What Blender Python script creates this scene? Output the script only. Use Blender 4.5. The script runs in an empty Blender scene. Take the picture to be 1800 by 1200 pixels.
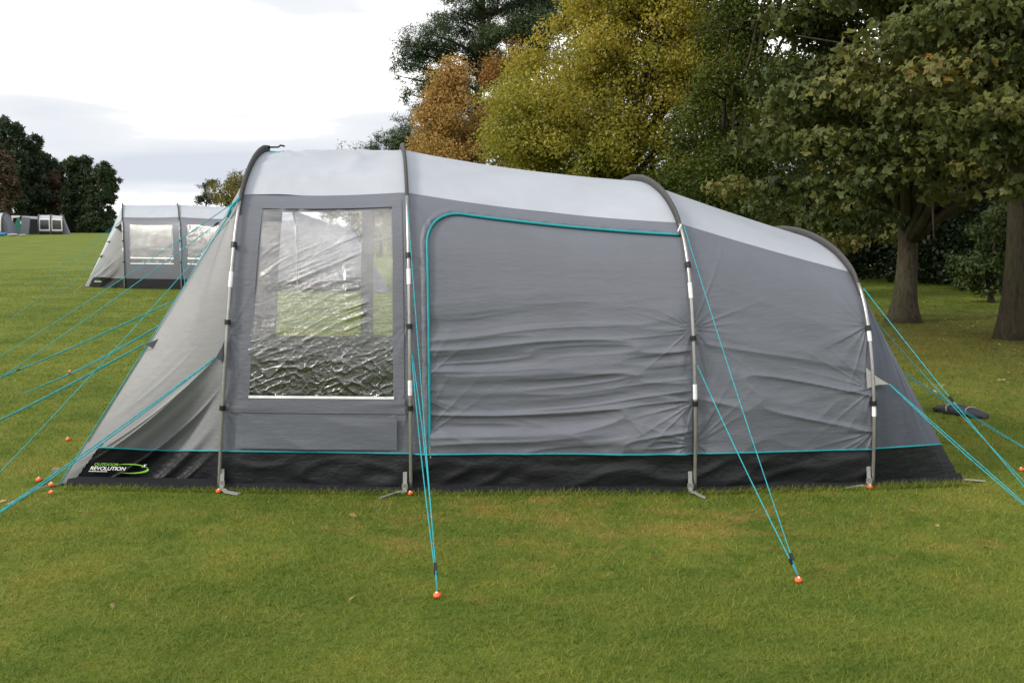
import bpy, bmesh, math, random
import numpy as np
from mathutils import Vector

# ------------------------------------------------------------------ camera, sky, sun, exposure
SC = bpy.context.scene
COL = SC.collection
FPX, CAMH, HORIZON = 1900.0, 1.6, 402.0
PITCH = math.atan((600 - HORIZON) / FPX)
cam_d = bpy.data.cameras.new('camera'); cam = bpy.data.objects.new('camera', cam_d); COL.objects.link(cam)
cam_d.sensor_width = 36; cam_d.lens = 36 * FPX / 1800; cam_d.clip_end = 3000; cam_d.clip_start = 0.05
cam.location = (0, 0, CAMH); cam.rotation_euler = (math.pi / 2 - PITCH, 0, 0)
SC.camera = cam

SUN_DIR = Vector((-0.78, -0.36, 0.51)).normalized()      # towards the sun
W = bpy.data.worlds.new('World'); SC.world = W; W.use_nodes = True
nt = W.node_tree; nt.nodes.clear()
def wn(t, **k):
    n = nt.nodes.new(t)
    for a, b in k.items(): setattr(n, a, b)
    return n
L = nt.links.new
sky = wn('ShaderNodeTexSky', sky_type='NISHITA', sun_disc=False)
sky.sun_elevation = math.asin(SUN_DIR.z); sky.sun_rotation = math.atan2(SUN_DIR.x, SUN_DIR.y)
bg1 = wn('ShaderNodeBackground'); bg1.inputs['Strength'].default_value = 0.14; L(sky.outputs[0], bg1.inputs['Color'])
tc = wn('ShaderNodeTexCoord'); sep = wn('ShaderNodeSeparateXYZ'); L(tc.outputs['Generated'], sep.inputs[0])
def wmath(op, a, b=None):
    n = wn('ShaderNodeMath', operation=op)
    for i, v in enumerate((a, b)):
        if v is None: continue
        if isinstance(v, (int, float)): n.inputs[i].default_value = v
        else: L(v, n.inputs[i])
    return n.outputs[0]
zz = wmath('ADD', wmath('MAXIMUM', sep.outputs[2], 0.0), 0.10)
cx = wmath('DIVIDE', sep.outputs[0], zz); cy = wmath('DIVIDE', sep.outputs[1], zz)
cmb = wn('ShaderNodeCombineXYZ'); L(cx, cmb.inputs[0]); L(cy, cmb.inputs[1]); cmb.inputs[2].default_value = 3.3
nz = wn('ShaderNodeTexNoise'); nz.inputs['Scale'].default_value = 0.55; nz.inputs['Detail'].default_value = 7; nz.inputs['Roughness'].default_value = 0.55
L(cmb.outputs[0], nz.inputs['Vector'])
r1 = wn('ShaderNodeValToRGB'); L(nz.outputs['Fac'], r1.inputs[0])
r1.color_ramp.elements[0].position = 0.27; r1.color_ramp.elements[0].color = (0, 0, 0, 1)
r1.color_ramp.elements[1].position = 0.40; r1.color_ramp.elements[1].color = (1, 1, 1, 1)
nz2 = wn('ShaderNodeTexNoise'); nz2.inputs['Scale'].default_value = 0.42; nz2.inputs['Detail'].default_value = 6
cmb2 = wn('ShaderNodeCombineXYZ'); L(cx, cmb2.inputs[0]); L(cy, cmb2.inputs[1]); cmb2.inputs[2].default_value = 11.7
L(cmb2.outputs[0], nz2.inputs['Vector'])
r2 = wn('ShaderNodeValToRGB'); L(nz2.outputs['Fac'], r2.inputs[0])
e = r2.color_ramp.elements
e[0].position = 0.36; e[0].color = (0.37, 0.395, 0.44, 1)
e[1].position = 0.62; e[1].color = (1.08, 1.07, 1.04, 1)
m_ = r2.color_ramp.elements.new(0.51); m_.color = (0.475, 0.49, 0.508, 1)
bg2 = wn('ShaderNodeBackground'); bg2.inputs['Strength'].default_value = 1.0; L(r2.outputs[0], bg2.inputs['Color'])
mx = wn('ShaderNodeMixShader'); L(r1.outputs[0], mx.inputs[0]); L(bg1.outputs[0], mx.inputs[1]); L(bg2.outputs[0], mx.inputs[2])
wo = wn('ShaderNodeOutputWorld'); L(mx.outputs[0], wo.inputs[0])

sun_d = bpy.data.lights.new('sun', 'SUN'); sun_d.energy = 1.5; sun_d.angle = math.radians(14); sun_d.color = (1.0, 0.93, 0.82)
sun = bpy.data.objects.new('sun', sun_d); COL.objects.link(sun)
sun.rotation_euler = (-SUN_DIR).to_track_quat('-Z', 'Y').to_euler(); sun.location = (0, 0, 30)
SC.view_settings.view_transform = 'Standard'; SC.view_settings.look = 'None'
SC.view_settings.gamma = 1; SC.view_settings.use_curve_mapping = False
SC.view_settings.exposure = 0.95
SC.render.engine = 'CYCLES'
cy_ = SC.cycles
cy_.max_bounces = 8; cy_.diffuse_bounces = 3; cy_.glossy_bounces = 3; cy_.transmission_bounces = 4; cy_.transparent_max_bounces = 12
cy_.use_denoising = True; cy_.caustics_reflective = False; cy_.caustics_refractive = False
rng = np.random.default_rng(7); random.seed(7)

# ------------------------------------------------------------------ helpers
cp, sp = math.cos(PITCH), math.sin(PITCH)
def ray(x, y):
    a, b = (x - 900) / FPX, (600 - y) / FPX
    return Vector((a, cp + b * sp, -sp + b * cp))
def at(x, y, Y):                      # the point at distance Y that shows at photo position x, y
    d = ray(x, y); return Vector((0, 0, CAMH)) + d * (Y / d.y)
def gp(x, y, z=0.0):
    d = ray(x, y); return Vector((0, 0, CAMH)) + d * ((z - CAMH) / d.z)
def v3(p): return np.array((p[0], p[1], p[2]), float)

def tag(o, label=None, cat=None, group=None, kind=None):
    if label: o['label'] = label
    if cat: o['category'] = cat
    if group: o['group'] = group
    if kind: o['kind'] = kind
    return o
def empty(name, loc=(0, 0, 0)):
    o = bpy.data.objects.new(name, None); COL.objects.link(o); o.location = loc; o.empty_display_size = 0.1; return o
def link(name, me, m, parent=None, smooth=True):
    o = bpy.data.objects.new(name, me); COL.objects.link(o)
    if m is not None and not me.materials: me.materials.append(m)
    if smooth and len(me.polygons): me.polygons.foreach_set('use_smooth', np.ones(len(me.polygons), bool))
    if parent is not None:
        o.parent = parent
        o.location = -Vector(parent_loc(parent))
    return o
def parent_loc(p):
    l = Vector(p.location)
    while p.parent: p = p.parent; l += Vector(p.location)
    return l
def mesh(name, verts, faces, m, parent=None, smooth=True):
    me = bpy.data.meshes.new(name); me.from_pydata([tuple(v) for v in verts], [], faces); me.update()
    return link(name, me, m, parent, smooth)
def big_mesh(name, verts, nper, attrs=None):
    """verts (N*nper,3): N polygons with nper own vertices each"""
    n = len(verts) // nper
    me = bpy.data.meshes.new(name)
    me.vertices.add(len(verts)); me.vertices.foreach_set('co', np.ascontiguousarray(verts, dtype=np.float32).ravel())
    me.loops.add(n * nper); me.loops.foreach_set('vertex_index', np.arange(n * nper, dtype=np.int32))
    me.polygons.add(n); me.polygons.foreach_set('loop_start', np.arange(0, n * nper, nper, dtype=np.int32))
    if attrs:
        for k, v in attrs.items():
            a = me.attributes.new(k, 'FLOAT', 'FACE'); a.data.foreach_set('value', v.astype(np.float32))
    me.update(calc_edges=True)
    return me

class MB:
    def __init__(s): s.v = []; s.f = []
    def add(s, vs, fs):
        o = len(s.v); s.v += [tuple(v) for v in vs]; s.f += [tuple(i + o for i in f) for f in fs]; return s
    def tube(s, pts, r, n=8, cap=True):
        pts = [Vector(p) for p in pts]; rs = r if hasattr(r, '__len__') else [r] * len(pts)
        vs = []; up = None
        for i, p in enumerate(pts):
            d = (pts[min(i + 1, len(pts) - 1)] - pts[max(i - 1, 0)]).normalized()
            if up is None: up = Vector((0, 0, 1)) if abs(d.z) < 0.9 else Vector((1, 0, 0))
            a = d.cross(up)
            if a.length < 1e-5: a = d.orthogonal()
            a.normalize(); b = a.cross(d).normalized(); up = b
            for k in range(n):
                t = 2 * math.pi * k / n
                vs.append(p + a * (math.cos(t) * rs[i]) + b * (math.sin(t) * rs[i]))
        fs = [(i * n + k, i * n + (k + 1) % n, (i + 1) * n + (k + 1) % n, (i + 1) * n + k) for i in range(len(pts) - 1) for k in range(n)]
        if cap: fs += [tuple(range(n))[::-1], tuple(range((len(pts) - 1) * n, len(pts) * n))]
        return s.add(vs, fs)
    def box(s, c, h, ax=None):
        c = Vector(c); ax = ax or (Vector((1, 0, 0)), Vector((0, 1, 0)), Vector((0, 0, 1)))
        vs = [c + ax[0] * (h[0] * i) + ax[1] * (h[1] * j) + ax[2] * (h[2] * k) for i in (-1, 1) for j in (-1, 1) for k in (-1, 1)]
        return s.add(vs, [(0, 1, 3, 2), (4, 6, 7, 5), (0, 4, 5, 1), (2, 3, 7, 6), (0, 2, 6, 4), (1, 5, 7, 3)])
    def strip(s, pts, side, w, th=0.003, nrm=None):
        """a flat strap along pts, half width w along side, thickness th along nrm"""
        vs = []; fs = []
        side = Vector(side).normalized()
        for i, p in enumerate(pts):
            p = Vector(p); d = (Vector(pts[min(i + 1, len(pts) - 1)]) - Vector(pts[max(i - 1, 0)])).normalized()
            n = side.cross(d).normalized()
            for a, b in ((-1, -1), (1, -1), (1, 1), (-1, 1)): vs.append(p + side * (w * a) + n * (th * b))
        for i in range(len(pts) - 1):
            for k in range(4):
                fs.append((i * 4 + k, i * 4 + (k + 1) % 4, (i + 1) * 4 + (k + 1) % 4, (i + 1) * 4 + k))
        m = (len(pts) - 1) * 4
        fs += [(3, 2, 1, 0), (m, m + 1, m + 2, m + 3)]
        return s.add(vs, fs)
    def lathe(s, prof, c, n=14, ax=None):
        c = Vector(c); ax = ax or (Vector((1, 0, 0)), Vector((0, 1, 0)), Vector((0, 0, 1)))
        vs = []
        for r, z in prof:
            for k in range(n):
                t = 2 * math.pi * k / n
                vs.append(c + ax[0] * (r * math.cos(t)) + ax[1] * (r * math.sin(t)) + ax[2] * z)
        fs = [(i * n + k, i * n + (k + 1) % n, (i + 1) * n + (k + 1) % n, (i + 1) * n + k) for i in range(len(prof) - 1) for k in range(n)]
        fs += [tuple(range(n))[::-1], tuple(range((len(prof) - 1) * n, len(prof) * n))]
        return s.add(vs, fs)
    def build(s, name, m, parent=None, smooth=False): return mesh(name, s.v, s.f, m, parent, smooth)

_tab = np.random.default_rng(3).random((64, 64))
def vnoise(x, y, seed=0):
    x = np.asarray(x, float) + seed * 17.31; y = np.asarray(y, float) + seed * 9.77
    xi = np.floor(x).astype(int); yi = np.floor(y).astype(int); fx = x - xi; fy = y - yi
    fx = fx * fx * fx * (fx * (fx * 6 - 15) + 10); fy = fy * fy * fy * (fy * (fy * 6 - 15) + 10)
    g = lambda a, b: _tab[a % 64, b % 64]
    return (g(xi, yi) * (1 - fx) + g(xi + 1, yi) * fx) * (1 - fy) + (g(xi, yi + 1) * (1 - fx) + g(xi + 1, yi + 1) * fx) * fy
def ridge(x, y, seed=0): return 1 - np.abs(2 * vnoise(x, y, seed) - 1)
def sstep(a, b, x): t = np.clip((np.asarray(x, float) - a) / (b - a), 0, 1); return t * t * (3 - 2 * t)

# ------------------------------------------------------------------ materials
def new_mat(name):
    m = bpy.data.materials.new(name); m.use_nodes = True; t = m.node_tree; t.nodes.clear()
    return m, t
def N(t, typ, **k):
    n = t.nodes.new(typ)
    ins = k.pop('ins', {})
    for a, b in k.items(): setattr(n, a, b)
    for a, b in ins.items():
        if isinstance(b, bpy.types.NodeSocket): t.links.new(b, n.inputs[a])
        else: n.inputs[a].default_value = b
    return n
def c4(c): return (c[0], c[1], c[2], 1)
def noise_node(t, vec, scale, detail=4, rough=0.55, stretch=None, rot=None):
    if stretch or rot:
        mp = N(t, 'ShaderNodeMapping', ins={'Vector': vec})
        if stretch: mp.inputs['Scale'].default_value = stretch
        if rot: mp.inputs['Rotation'].default_value = rot
        vec = mp.outputs[0]
    return N(t, 'ShaderNodeTexNoise', ins={'Vector': vec, 'Scale': scale, 'Detail': detail, 'Roughness': rough}).outputs['Fac']
def ramp(t, fac, stops, interp='LINEAR'):
    r = N(t, 'ShaderNodeValToRGB', ins={0: fac}); cr = r.color_ramp; cr.interpolation = interp
    cr.elements[0].position, cr.elements[0].color = stops[0][0], c4(stops[0][1])
    cr.elements[1].position, cr.elements[1].color = stops[-1][0], c4(stops[-1][1])
    for p, c in stops[1:-1]: e = cr.elements.new(p); e.color = c4(c)
    return r.outputs[0]
def out(m, t, sh): N(t, 'ShaderNodeOutputMaterial', ins={'Surface': sh}); return m

def fabric(name, col, trans=0.12, rough=0.5, spec=0.35, crease=0.004, tint=None, grime=0.0, stretch=(1.2, 1, 5)):
    m, t = new_mat(name)
    pos = N(t, 'ShaderNodeNewGeometry').outputs['Position']
    a = noise_node(t, pos, 3.0, 5, 0.6)
    lo = tuple(c * (0.93 - grime) for c in col); hi = tuple(min(1, c * 1.05) for c in col)
    colr = ramp(t, a, [(0.3, lo), (0.7, hi)])
    h1 = noise_node(t, pos, 9, 5, 0.62, stretch)
    h2 = noise_node(t, pos, 26, 3, 0.5, (1, 1, 2.0), (0.3, 0.5, 0.2))
    ms = N(t, 'ShaderNodeMath', operation='MULTIPLY_ADD', ins={0: h2, 1: 0.35, 2: h1}).outputs[0]
    b = N(t, 'ShaderNodeBump', ins={'Strength': 0.55, 'Distance': crease * 4, 'Height': ms}).outputs[0]
    p = N(t, 'ShaderNodeBsdfPrincipled', ins={'Base Color': colr, 'Roughness': rough, 'Specular IOR Level': spec, 'Normal': b}).outputs[0]
    tr = N(t, 'ShaderNodeBsdfTranslucent', ins={'Color': c4(tint or col), 'Normal': b}).outputs[0]
    return out(m, t, N(t, 'ShaderNodeMixShader', ins={0: trans, 1: p, 2: tr}).outputs[0])
def plain(name, col, rough=0.5, spec=0.4, metal=0.0, var=0.12, scale=20, bump=0.0):
    m, t = new_mat(name)
    pos = N(t, 'ShaderNodeNewGeometry').outputs['Position']
    a = noise_node(t, pos, scale, 4)
    colr = ramp(t, a, [(0.3, tuple(c * (1 - var) for c in col)), (0.7, tuple(min(1, c * (1 + var)) for c in col))])
    p = N(t, 'ShaderNodeBsdfPrincipled', ins={'Base Color': colr, 'Roughness': rough, 'Specular IOR Level': spec, 'Metallic': metal})
    if bump: t.links.new(N(t, 'ShaderNodeBump', ins={'Strength': 0.6, 'Distance': bump, 'Height': a}).outputs[0], p.inputs['Normal'])
    return out(m, t, p.outputs[0])
def film(name, fac=0.16, haze=0.05, distance=0.01, crinkle=1.0, rot=-0.5):
    m, t = new_mat(name)
    pos = N(t, 'ShaderNodeNewGeometry').outputs['Position']
    h1 = noise_node(t, pos, 16, 6, 0.72, (1.0, 1, 4.5), (0, -rot, 0))
    h2 = noise_node(t, pos, 45, 3, 0.6)
    hh = N(t, 'ShaderNodeMath', operation='MULTIPLY_ADD', ins={0: h2, 1: 0.3, 2: h1}).outputs[0]
    b = N(t, 'ShaderNodeBump', ins={'Strength': crinkle, 'Distance': distance, 'Height': hh}).outputs[0]
    lw = N(t, 'ShaderNodeFresnel', ins={'IOR': 1.5, 'Normal': b}).outputs[0]
    ff = N(t, 'ShaderNodeMath', operation='MULTIPLY_ADD', ins={0: lw, 1: 1.0, 2: fac}, use_clamp=True).outputs[0]
    tr = N(t, 'ShaderNodeBsdfTransparent', ins={'Color': (0.93, 0.94, 0.95, 1)}).outputs[0]
    gl = N(t, 'ShaderNodeBsdfGlossy', ins={'Color': (1, 1, 1, 1), 'Roughness': 0.05, 'Normal': b}).outputs[0]
    df = N(t, 'ShaderNodeBsdfDiffuse', ins={'Color': (0.75, 0.77, 0.8, 1), 'Normal': b}).outputs[0]
    a = N(t, 'ShaderNodeMixShader', ins={0: haze, 1: tr, 2: df}).outputs[0]
    return out(m, t, N(t, 'ShaderNodeMixShader', ins={0: ff, 1: a, 2: gl}).outputs[0])
def leafmat(name, stops, trans=0.32, gloss=0.25, rough=0.45):
    m, t = new_mat(name)
    a = N(t, 'ShaderNodeAttribute', attribute_name='var').outputs['Fac']
    col = ramp(t, a, stops)
    p = N(t, 'ShaderNodeBsdfPrincipled', ins={'Base Color': col, 'Roughness': rough, 'Specular IOR Level': gloss}).outputs[0]
    hs = N(t, 'ShaderNodeHueSaturation', ins={'Saturation': 1.1, 'Value': 1.15, 'Color': col}).outputs[0]
    tr = N(t, 'ShaderNodeBsdfTranslucent', ins={'Color': hs}).outputs[0]
    return out(m, t, N(t, 'ShaderNodeMixShader', ins={0: trans, 1: p, 2: tr}).outputs[0])
def barkmat(name, col):
    m, t = new_mat(name)
    pos = N(t, 'ShaderNodeNewGeometry').outputs['Position']
    a = noise_node(t, pos, 7, 6, 0.7, (3, 3, 0.8)); b2 = noise_node(t, pos, 1.7, 4, 0.6)
    c1 = ramp(t, a, [(0.3, tuple(x * 0.45 for x in col)), (0.7, tuple(x * 1.25 for x in col))])
    c2 = N(t, 'ShaderNodeMix', data_type='RGBA', blend_type='MIX', ins={0: ramp(t, b2, [(0.5, (0, 0, 0)), (0.7, (0.5, 0.5, 0.5))]), 6: c1, 7: (0.07, 0.085, 0.03, 1)}).outputs[2]
    bp = N(t, 'ShaderNodeBump', ins={'Strength': 1.0, 'Distance': 0.05, 'Height': a}).outputs[0]
    return out(m, t, N(t, 'ShaderNodeBsdfPrincipled', ins={'Base Color': c2, 'Roughness': 0.9, 'Specular IOR Level': 0.15, 'Normal': bp}).outputs[0])

def lawn_colour(t):
    """turf colour by place: greener and yellower swards, straw patches where it is worn in front of the tent"""
    pos = N(t, 'ShaderNodeNewGeometry').outputs['Position']
    flat = N(t, 'ShaderNodeVectorMath', operation='MULTIPLY', ins={0: pos, 1: (1, 1, 0)}).outputs[0]
    n1 = noise_node(t, flat, 0.5, 5, 0.6); n2 = noise_node(t, flat, 2.6, 5, 0.65); n3 = noise_node(t, flat, 2.3, 6, 0.68, (1, 1.5, 1))
    base = ramp(t, n1, [(0.30, (0.107, 0.155, 0.024)), (0.52, (0.152, 0.196, 0.030)), (0.72, (0.214, 0.228, 0.042))])
    dark = ramp(t, n2, [(0.33, (0.68, 0.80, 0.70)), (0.5, (0.98, 0.98, 1.0)), (0.66, (1.20, 1.04, 1.12))])
    c = N(t, 'ShaderNodeMix', data_type='RGBA', blend_type='MULTIPLY', ins={0: 1.0, 6: base, 7: dark}).outputs[2]
    dist = N(t, 'ShaderNodeVectorMath', operation='DISTANCE', ins={0: N(t, 'ShaderNodeVectorMath', operation='MULTIPLY', ins={0: flat, 1: (0.50, 1.0, 0)}).outputs[0], 1: (0.25, 5.75, 0)}).outputs['Value']
    near = ramp(t, dist, [(0.25, (1, 1, 1)), (1.1, (0, 0, 0))])
    lo = N(t, 'ShaderNodeMapRange', ins={0: dist, 1: 0.3, 2: 1.6, 3: 0.0, 4: 0.16}).outputs[0]
    nn = N(t, 'ShaderNodeMath', operation='SUBTRACT', ins={0: n3, 1: lo}).outputs[0]
    worn = ramp(t, nn, [(0.47, (0, 0, 0)), (0.66, (0.8, 0.8, 0.8))])
    c = N(t, 'ShaderNodeMix', data_type='RGBA', blend_type='MIX', ins={0: worn, 6: c, 7: (0.30, 0.215, 0.062, 1)}).outputs[2]
    # leaf-littered bare turf below the maples
    d2 = N(t, 'ShaderNodeVectorMath', operation='DISTANCE', ins={0: flat, 1: (7.5, 15.5, 0)}).outputs['Value']
    w2 = N(t, 'ShaderNodeMapRange', ins={0: d2, 1: 2.0, 2: 8.0, 3: 0.62, 4: 0.0}).outputs[0]
    n4 = noise_node(t, flat, 3.0, 6, 0.7)
    w2 = N(t, 'ShaderNodeMath', operation='MULTIPLY', ins={0: w2, 1: ramp(t, n4, [(0.3, (0.3, 0.3, 0.3)), (0.65, (1, 1, 1))])}).outputs[0]
    return N(t, 'ShaderNodeMix', data_type='RGBA', blend_type='MIX', ins={0: w2, 6: c, 7: (0.13, 0.085, 0.035, 1)}).outputs[2], flat
def mat_lawn():
    m, t = new_mat('turf'); c, flat = lawn_colour(t)
    f = noise_node(t, flat, 90, 3, 0.7)
    c = N(t, 'ShaderNodeMix', data_type='RGBA', blend_type='MULTIPLY', ins={0: 1.0, 6: c, 7: ramp(t, f, [(0.3, (0.72, 0.72, 0.7)), (0.7, (1.12, 1.12, 1.1))])}).outputs[2]
    b = N(t, 'ShaderNodeBump', ins={'Strength': 0.8, 'Distance': 0.02, 'Height': f}).outputs[0]
    return out(m, t, N(t, 'ShaderNodeBsdfPrincipled', ins={'Base Color': c, 'Roughness': 0.9, 'Specular IOR Level': 0.1, 'Normal': b}).outputs[0])
def mat_blade():
    m, t = new_mat('grass_blade'); c, flat = lawn_colour(t)
    a = N(t, 'ShaderNodeAttribute', attribute_name='var').outputs['Fac']
    c = N(t, 'ShaderNodeMix', data_type='RGBA', blend_type='MULTIPLY', ins={0: 1.0, 6: c, 7: ramp(t, a, [(0.0, (0.85, 0.95, 0.75)), (0.6, (1.25, 1.22, 1.2)), (1.0, (1.9, 1.6, 1.6))])}).outputs[2]
    p = N(t, 'ShaderNodeBsdfPrincipled', ins={'Base Color': c, 'Roughness': 0.5, 'Specular IOR Level': 0.3}).outputs[0]
    tr = N(t, 'ShaderNodeBsdfTranslucent', ins={'Color': c}).outputs[0]
    return out(m, t, N(t, 'ShaderNodeMixShader', ins={0: 0.4, 1: p, 2: tr}).outputs[0])

M = {}
M['wall'] = fabric('grey_polyester', (0.148, 0.157, 0.190), 0.09, rough=0.44, spec=0.45, crease=0.0018, stretch=(0.6, 1, 3))
M['roof'] = fabric('pale_grey_polyester', (0.455, 0.482, 0.535), 0.14, crease=0.0010, stretch=(0.6, 3, 3))
M['porch'] = fabric('stone_grey_polyester', (0.345, 0.345, 0.357), 0.26, crease=0.0012, stretch=(1, 1, 2))
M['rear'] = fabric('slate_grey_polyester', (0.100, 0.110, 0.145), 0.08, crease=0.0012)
M['band'] = fabric('grey_hem_polyester', (0.142, 0.149, 0.180), 0.05, crease=0.002)
M['mud'] = fabric('black_mud_wall', (0.013, 0.014, 0.017), 0.0, rough=0.45, spec=0.32, crease=0.004, stretch=(1, 1, 1.5))
M['sleeve'] = fabric('dark_sleeve', (0.075, 0.072, 0.072), 0.0, rough=0.7, spec=0.2, crease=0.001)
M['sheet'] = plain('dark_groundsheet', (0.014, 0.015, 0.017), 0.75, 0.15, bump=0.01, scale=9)
M['teal'] = plain('teal_piping', (0.015, 0.28, 0.33), 0.5)
M['rope'] = plain('teal_rope', (0.018, 0.31, 0.36), 0.6, var=0.3, scale=60)
M['steel'] = plain('pole_steel', (0.42, 0.41, 0.40), 0.35, 0.5, 0.75)
M['black'] = plain('black_plastic', (0.012, 0.012, 0.013), 0.45)
M['reflect'] = plain('reflective_tape', (0.82, 0.83, 0.85), 0.35)
M['strap'] = plain('grey_webbing', (0.28, 0.28, 0.275), 0.8, 0.2, scale=90)
M['orange'] = plain('orange_peg_plastic', (0.85, 0.12, 0.015), 0.35, 0.5)
M['film'] = film('window_film', 0.15, 0.008, 0.006, 0.8)
M['film2'] = film('far_window_film', 0.12, 0.16, 0.01)
M['clear'] = film('back_window_film', 0.0, 0.04, 0.002, 0.5)
M['white'] = plain('white_print', (0.80, 0.80, 0.80), 0.5)
M['green'] = plain('green_print', (0.19, 0.48, 0.03), 0.5)
M['lawn'] = mat_lawn(); M['blade'] = mat_blade()
M['bark'] = barkmat('maple_bark', (0.085, 0.070, 0.048)); M['bark2'] = barkmat('dark_bark', (0.085, 0.065, 0.05))
M['maple'] = leafmat('maple_leaves', [(0.0, (0.030, 0.048, 0.014)), (0.45, (0.078, 0.096, 0.027)), (0.86, (0.180, 0.178, 0.056)), (0.95, (0.20, 0.145, 0.03)), (1.0, (0.24, 0.10, 0.025))], 0.32, 0.22, 0.5)
M['thorn'] = leafmat('thorn_leaves', [(0.0, (0.032, 0.052, 0.012)), (0.6, (0.066, 0.088, 0.018)), (1.0, (0.115, 0.125, 0.028))], 0.3, 0.1)
M['yellow'] = leafmat('yellowing_leaves', [(0.0, (0.15, 0.175, 0.036)), (0.40, (0.29, 0.280, 0.054)), (0.75, (0.43, 0.360, 0.070)), (1.0, (0.50, 0.32, 0.070))], 0.48)
M['orange_leaf'] = leafmat('rust_leaves', [(0.0, (0.21, 0.19, 0.055)), (0.3, (0.36, 0.25, 0.080)), (0.7, (0.46, 0.30, 0.11)), (1.0, (0.34, 0.17, 0.075))], 0.42)
M['rust'] = leafmat('rust_brown_leaves', [(0.0, (0.15, 0.12, 0.035)), (0.5, (0.28, 0.16, 0.05)), (1.0, (0.33, 0.14, 0.06))], 0.35)
M['pine'] = leafmat('pine_needles', [(0.0, (0.024, 0.046, 0.020)), (0.6, (0.048, 0.078, 0.030)), (1.0, (0.085, 0.108, 0.042))], 0.2)
M['pinefar'] = leafmat('far_pine_needles', [(0.0, (0.020, 0.038, 0.018)), (0.6, (0.040, 0.062, 0.026)), (1.0, (0.075, 0.085, 0.040))], 0.18)
M['brown'] = leafmat('brown_beech_leaves', [(0.0, (0.055, 0.045, 0.025)), (0.6, (0.085, 0.062, 0.038)), (1.0, (0.13, 0.085, 0.055))], 0.25)
M['olive'] = leafmat('willow_leaves', [(0.0, (0.085, 0.085, 0.018)), (0.5, (0.145, 0.130, 0.026)), (1.0, (0.20, 0.165, 0.035))], 0.35)
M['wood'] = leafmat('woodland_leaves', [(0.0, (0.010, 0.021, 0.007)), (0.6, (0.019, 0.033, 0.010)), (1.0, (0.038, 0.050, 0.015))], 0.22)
M['shrub'] = leafmat('shrub_leaves', [(0.0, (0.036, 0.062, 0.018)), (0.6, (0.062, 0.092, 0.028)), (1.0, (0.10, 0.12, 0.04))], 0.3)
M['dead'] = leafmat('dead_leaves', [(0.0, (0.10, 0.05, 0.02)), (0.5, (0.25, 0.14, 0.05)), (1.0, (0.42, 0.33, 0.17))], 0.1)

# ------------------------------------------------------------------ ground
def terrain(x, y):
    x = np.asarray(x, float); y = np.asarray(y, float)
    left = sstep(5, -12, x)
    return 1.05 * sstep(38, 135, y) * left + 0.5 * sstep(45, 160, y) * (1 - left)
xs = np.concatenate([np.linspace(-1500, -120, 12), np.linspace(-100, 100, 81), np.linspace(120, 1500, 12)])
ys = np.concatenate([np.linspace(-400, -20, 8), np.linspace(-10, 200, 106), np.linspace(220, 2500, 16)])
gx, gy = np.meshgrid(xs, ys); gz = terrain(gx, gy)
nx = len(xs); vs = np.stack([gx, gy, gz], -1).reshape(-1, 3)
fs = [(j * nx + i, j * nx + i + 1, (j + 1) * nx + i + 1, (j + 1) * nx + i) for j in range(len(ys) - 1) for i in range(nx - 1)]
lawn = mesh('lawn', vs, fs, M['lawn']); tag(lawn, 'mown green lawn of the camping field with straw patches', None, None, 'structure')

# ------------------------------------------------------------------ tents
_P = np.array([(0, 0), (-.012, .10), (-.022, .2), (-.026, .3), (-.022, .4), (-.010, .5), (.010, .6), (.045, .7), (.085, .765), (.150, .825), (.235, .872), (.35, .914), (.48, .947), (.63, .973), (.80, .992), (1, 1)])
_dl = np.concatenate([[0], np.cumsum(np.hypot(np.diff(_P[:, 0]) * 0.7, np.diff(_P[:, 1])))]); _dl /= _dl[-1]
def _smooth(c):
    q = np.linspace(0, 1, 401); y = np.interp(q, _dl, c)
    k = np.hanning(31); k /= k.sum(); yp = np.concatenate([2 * y[0] - y[15:0:-1], y, 2 * y[-1] - y[-2:-17:-1]])
    return np.convolve(yp, k, 'valid')
_q = np.linspace(0, 1, 401); _S = _smooth(_P[:, 0]); _S -= _S[0]; _Z = _smooth(_P[:, 1]); _Z = (_Z - _Z[0]) / (_Z[-1] - _Z[0])
_Z = np.maximum.accumulate(_Z)

class Arch:
    def __init__(s, near, far, H, lean=0.0, bend=0.0):
        s.bend = bend
        s.n = np.array(near[:2], float); s.f = np.array(far[:2], float); s.H = H; s.lean = lean
        d = s.f - s.n; s.w = np.linalg.norm(d) / 2; s.d = d / np.linalg.norm(d); s.ax = np.array((s.d[1], -s.d[0]))
    def P(s, q):
        q = np.asarray(q, float); qq = np.where(q > 1, 2 - q, q)
        sd = np.interp(qq, _q, _S) * s.w; z = np.interp(qq, _q, _Z) * s.H
        sd = np.where(q > 1, 2 * s.w - sd, sd)
        xy = s.n + sd[..., None] * s.d + (s.lean * z / s.H + s.bend * np.clip((sd - s.w) / s.w, 0, 1))[..., None] * s.ax
        return np.concatenate([xy, z[..., None]], -1)
    def qz(s, z): return float(np.interp(z / s.H, _Z, _q))
    def qf(s, f): return float(np.interp(f, _Z, _q))
    def outward(s, q):
        a = s.P(np.array(q - 0.004)); b = s.P(np.array(q + 0.004)); t = b - a; t /= np.linalg.norm(t)
        ax = np.array((s.ax[0], s.ax[1], 0)); n = np.cross(ax, t); n /= np.linalg.norm(n)
        c = np.append((s.n + s.f) / 2, 0.5 * s.H); p = s.P(np.array(q))
        return n if np.dot(n, p - c) > 0 else -n

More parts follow.
